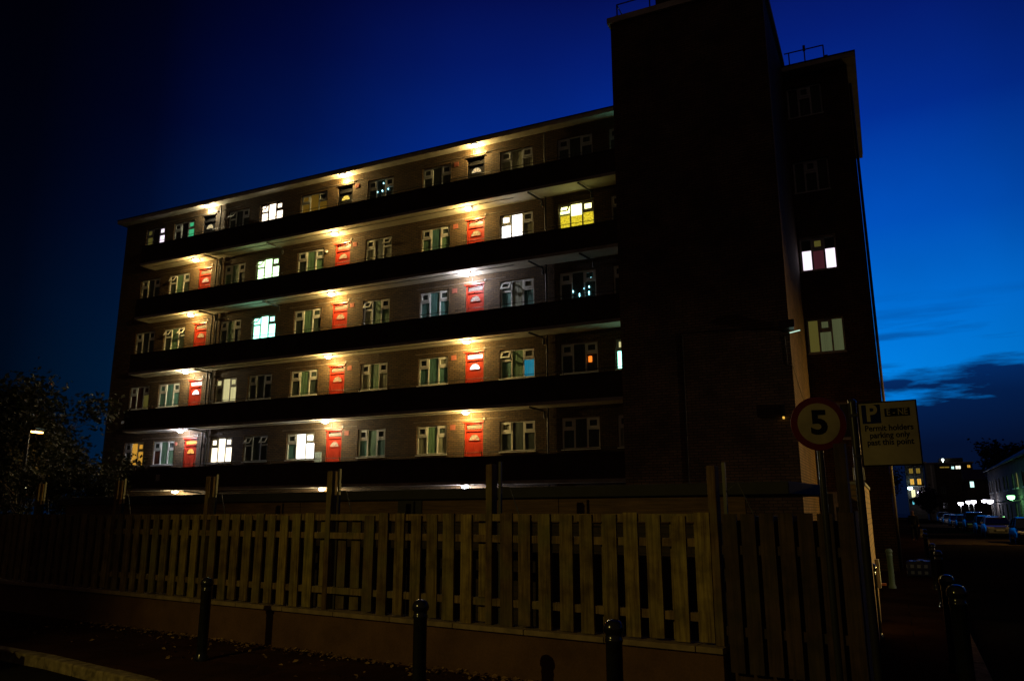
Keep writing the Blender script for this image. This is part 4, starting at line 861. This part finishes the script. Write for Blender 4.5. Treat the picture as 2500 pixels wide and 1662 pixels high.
for i in range(7):
    house(9.6, 59+i*6.6, 'dark brick terraced house beside the parked cars, '+place[i], lit=(() if i not in (3, 7) else (2,)), seed=i)
def porch_lamp(o_, d_, z, col, lab, P, em=16, s=1.0, post=False):
    l = empty('porch_lamp', SP(o_, d_, z), RZ, lab, 'porch lamp', 'bright lamps along the terrace')
    mb = MB(); mb.tube([(0, .02, -z), (0, .02, .02)] if post else [(.7, 0, 0), (.1, 0, .08), (0, 0, 0)], .05 if post else .018, 6); mb.build('post' if post else 'bracket', m_stone if post else m_pole, l)
    mb = MB(); mb.lathe([(.05, -.20*s), (.15*s, -.15*s), (.17*s, -.02), (.06, 0)], 14); mb.build('globe', emit('porch_'+'_'.join(str(int(v*100)) for v in col), col, em), l)
    lo = bpy.data.objects.new('lamp_light', lamp_data('POINT', P, col, .12)); link(lo, l); lo.location = (-.1, 0, -.45)
LW = (.86, .84, 1.0); nn = ['nearest and brightest of the white row', 'second white lamp of the row from the right', 'third white lamp of the row from the right', 'fourth white lamp of the row from the right', 'fifth white lamp of the row, behind the pale cars', 'last white lamp of the row, above the white van']
for (d_, z_, s_, o_), lab in zip(((98.3, 2.85, 1.8, 8.9), (104.5, 2.95, 1.5, 8.9), (116, 3.0, 1.8, 8.7), (124, 3.05, 1.8, 8.7), (139, 3.0, 2.1, 8.7), (177, 2.95, 2.8, 8.7)), nn):
    porch_lamp(o_, d_, z_, LW, lab+', beyond the parked cars', 34, 16, s_, d_ > 106)
porch_lamp(8.9, 80.5, 3.0, (.30, 1.0, .35), 'white and green lamp with green light running down the wall at the far right', 34, 12, 1.7)
# flats at the end of the street
def flats(o0, o1, d_, h, lab, wins, mat, dep=9, extra=None, zrows=4):
    W_ = o1-o0; b = empty('distant_flats', SP(o0, d_, 0), RZ, lab, 'block of flats')
    hs = [(x0, x1, z0, z1) for (x0, x1, z0, z1, m_) in wins]
    mb = MB(); wall_open(mb, 0, W_, 0, h, hs, 0, .25); mb.box(0, W_, .252, dep, 0, h); mb.build('wall', mat, b)
    r = MB(); r.box(-.25, W_+.25, -.3, dep+.2, h+.002, h+.25); r.build('roof', m_edge, b)
    for (x0, x1, z0, z1, m_) in wins:
        f = MB(); t = .07; f.box(x0, x1, .06, .12, z0, z0+t); f.box(x0, x1, .06, .12, z1-t, z1); f.box(x0, x0+t, .06, .12, z0+t, z1-t); f.box(x1-t, x1, .06, .12, z0+t, z1-t); f.box((x0+x1)/2-.03, (x0+x1)/2+.03, .065, .115, z0+t, z1-t)
        fo = f.build('window', m_stone, b); p = MB(); p.add([(x0+t, .10, z0+t), (x1-t, .10, z0+t), (x1-t, .10, z1-t), (x0+t, .10, z1-t)], [(0, 1, 2, 3)]); p.build('pane', m_, fo)
    return b
eA = emit('far_window_amber', (1.0, .52, .06), .95, 'fold'); eY = emit('far_window_cream', (.95, .85, .42), 1.1); eC = emit('far_window_cyan', (.15, .75, .9), .9); eW = emit('far_window_white', (1, .95, .75), 1.4)
eAd = emit('far_window_dim_amber', (.5, .32, .04), .5, 'fold'); eLc = emit('far_window_pale_cyan', (.6, 1, .95), 1.5)
wl_ = []
for r, (z0, z1) in enumerate(((3.3, 4.7), (5.0, 6.9), (8.0, 9.5), (10.7, 12.0))):
    for c in range(2):
        x0 = .75+c*1.55
        m_ = {(3, 0): eAd, (3, 1): eAd, (2, 0): eA, (2, 1): eA, (1, 0): eY, (1, 1): m_glassd, (0, 0): eC, (0, 1): m_glassd}[(r, c)]
        wl_.append((x0, x0+.95, z0, z1, m_))
bl = flats(2.5, 7.0, 215, 13.2, 'narrow flats with amber and cream lit windows beyond the parking sign', wl_, m_hbrick)
mb = MB()
for z in (4.95, 7.75): mb.box(.3, 4.4, -.7, -.002, z-.2, z-.05)
mb.build('balcony', m_stone, bl)
wins = [(2.6, 4.3, 9.75, 10.1, eAd), (4.55, 5.1, 9.5, 10.1, eLc), (5.25, 6.2, 9.5, 10.2, eW), (7.2, 7.8, 9.7, 10.3, eA), (5.8, 6.7, 5.3, 6.6, m_glassd), (2.4, 3.3, 2.2, 3.4, m_glassd), (2.4, 3.2, 5.0, 6.3, m_glassd)]
fb = flats(5.3, 13.4, 171, 10.6, 'wide flat-roofed block closing the street with small lit top windows', wins, m_hbrick)
mb = MB(); mb.box(.15, 1.7, -1.2, -.002, 0, 10.5); mb.build('stair_bay', m_stone, fb); mb = MB(); mb.box(1.0, 1.25, -1.32, -1.202, 3, 10.3); mb.build('pale_strip', plain('pale_panel', (.5, .5, .46), .7), fb)
mb = MB(); mb.box(2.8, 6.8, 2, 7, 10.852, 11.75); mb.build('plant_room', m_dbrick, fb); mb = MB(); mb.lathe([(.05, 10.852), (.05, 11.2), (.22, 11.25), (.22, 11.5), (.1, 11.6)], 12, (3.35, 1.0, 0)); mb.build('roof_light', emit('roof_light_glow', (.8, 1, .95), 5), fb)
ch = empty('cottage', SP(11.5, 163, 0), RZ, 'small grey house with a pale cyan window at the end of the terrace', 'house')
mb = MB(); wall_open(mb, 0, 6.5, 0, 7.0, [(.55, 1.15, 5.9, 6.9)], 0, .2); mb.box(0, 6.5, .202, 7, 0, 7.0); mb.build('wall', m_hbrick, ch)
p = MB(); p.add([(.55, .1, 5.9), (1.15, .1, 5.9), (1.15, .1, 6.9), (.55, .1, 6.9)], [(0, 1, 2, 3)]); p.build('window', eLc, ch)
mb = MB(); mb.prism([(-.3, -.3), (6.8, -.3), (6.8, 7.3), (-.3, 7.3)], 7.002, 7.25); mb.add([(-.3, -.3, 7.252), (6.8, -.3, 7.252), (6.8, 7.3, 7.252), (-.3, 7.3, 7.252), (-.3, 3.5, 9.2), (6.8, 3.5, 9.2)], [(0, 1, 5, 4), (2, 3, 4, 5), (0, 4, 3), (1, 2, 5)]); mb.build('roof', m_tile, ch)
tree(SP(17, 150), 11.5, 5, 3500, 'tall dark tree beyond the roofs at the end of the street', 11, 'far trees', size=.35)
tree(SP(20, 115), 9.5, 5, 3500, 'dark tree above the terrace roofs at the far right', 12, 'far trees', size=.33)
tree(SP(5.2, 160), 4.5, 2.6, 2500, 'dark tree in front of the wide flat-roofed block', 13, 'far trees', size=.3)
tree(SP(-2.5, 200), 9, 5, 2500, 'dark tree far behind the narrow flats', 14, 'far trees', size=.35)
porch_lamp(3.1, 213.5, 7.4, (.55, .9, 1.0), 'cyan white lamp on the corner of the narrow lit flats', 30, 14, 3.0)
porch_lamp(5.0, 213.5, 6.3, (.8, .7, 1.0), 'small violet white lamp between the windows of the narrow flats', 10, 14, 2.4)
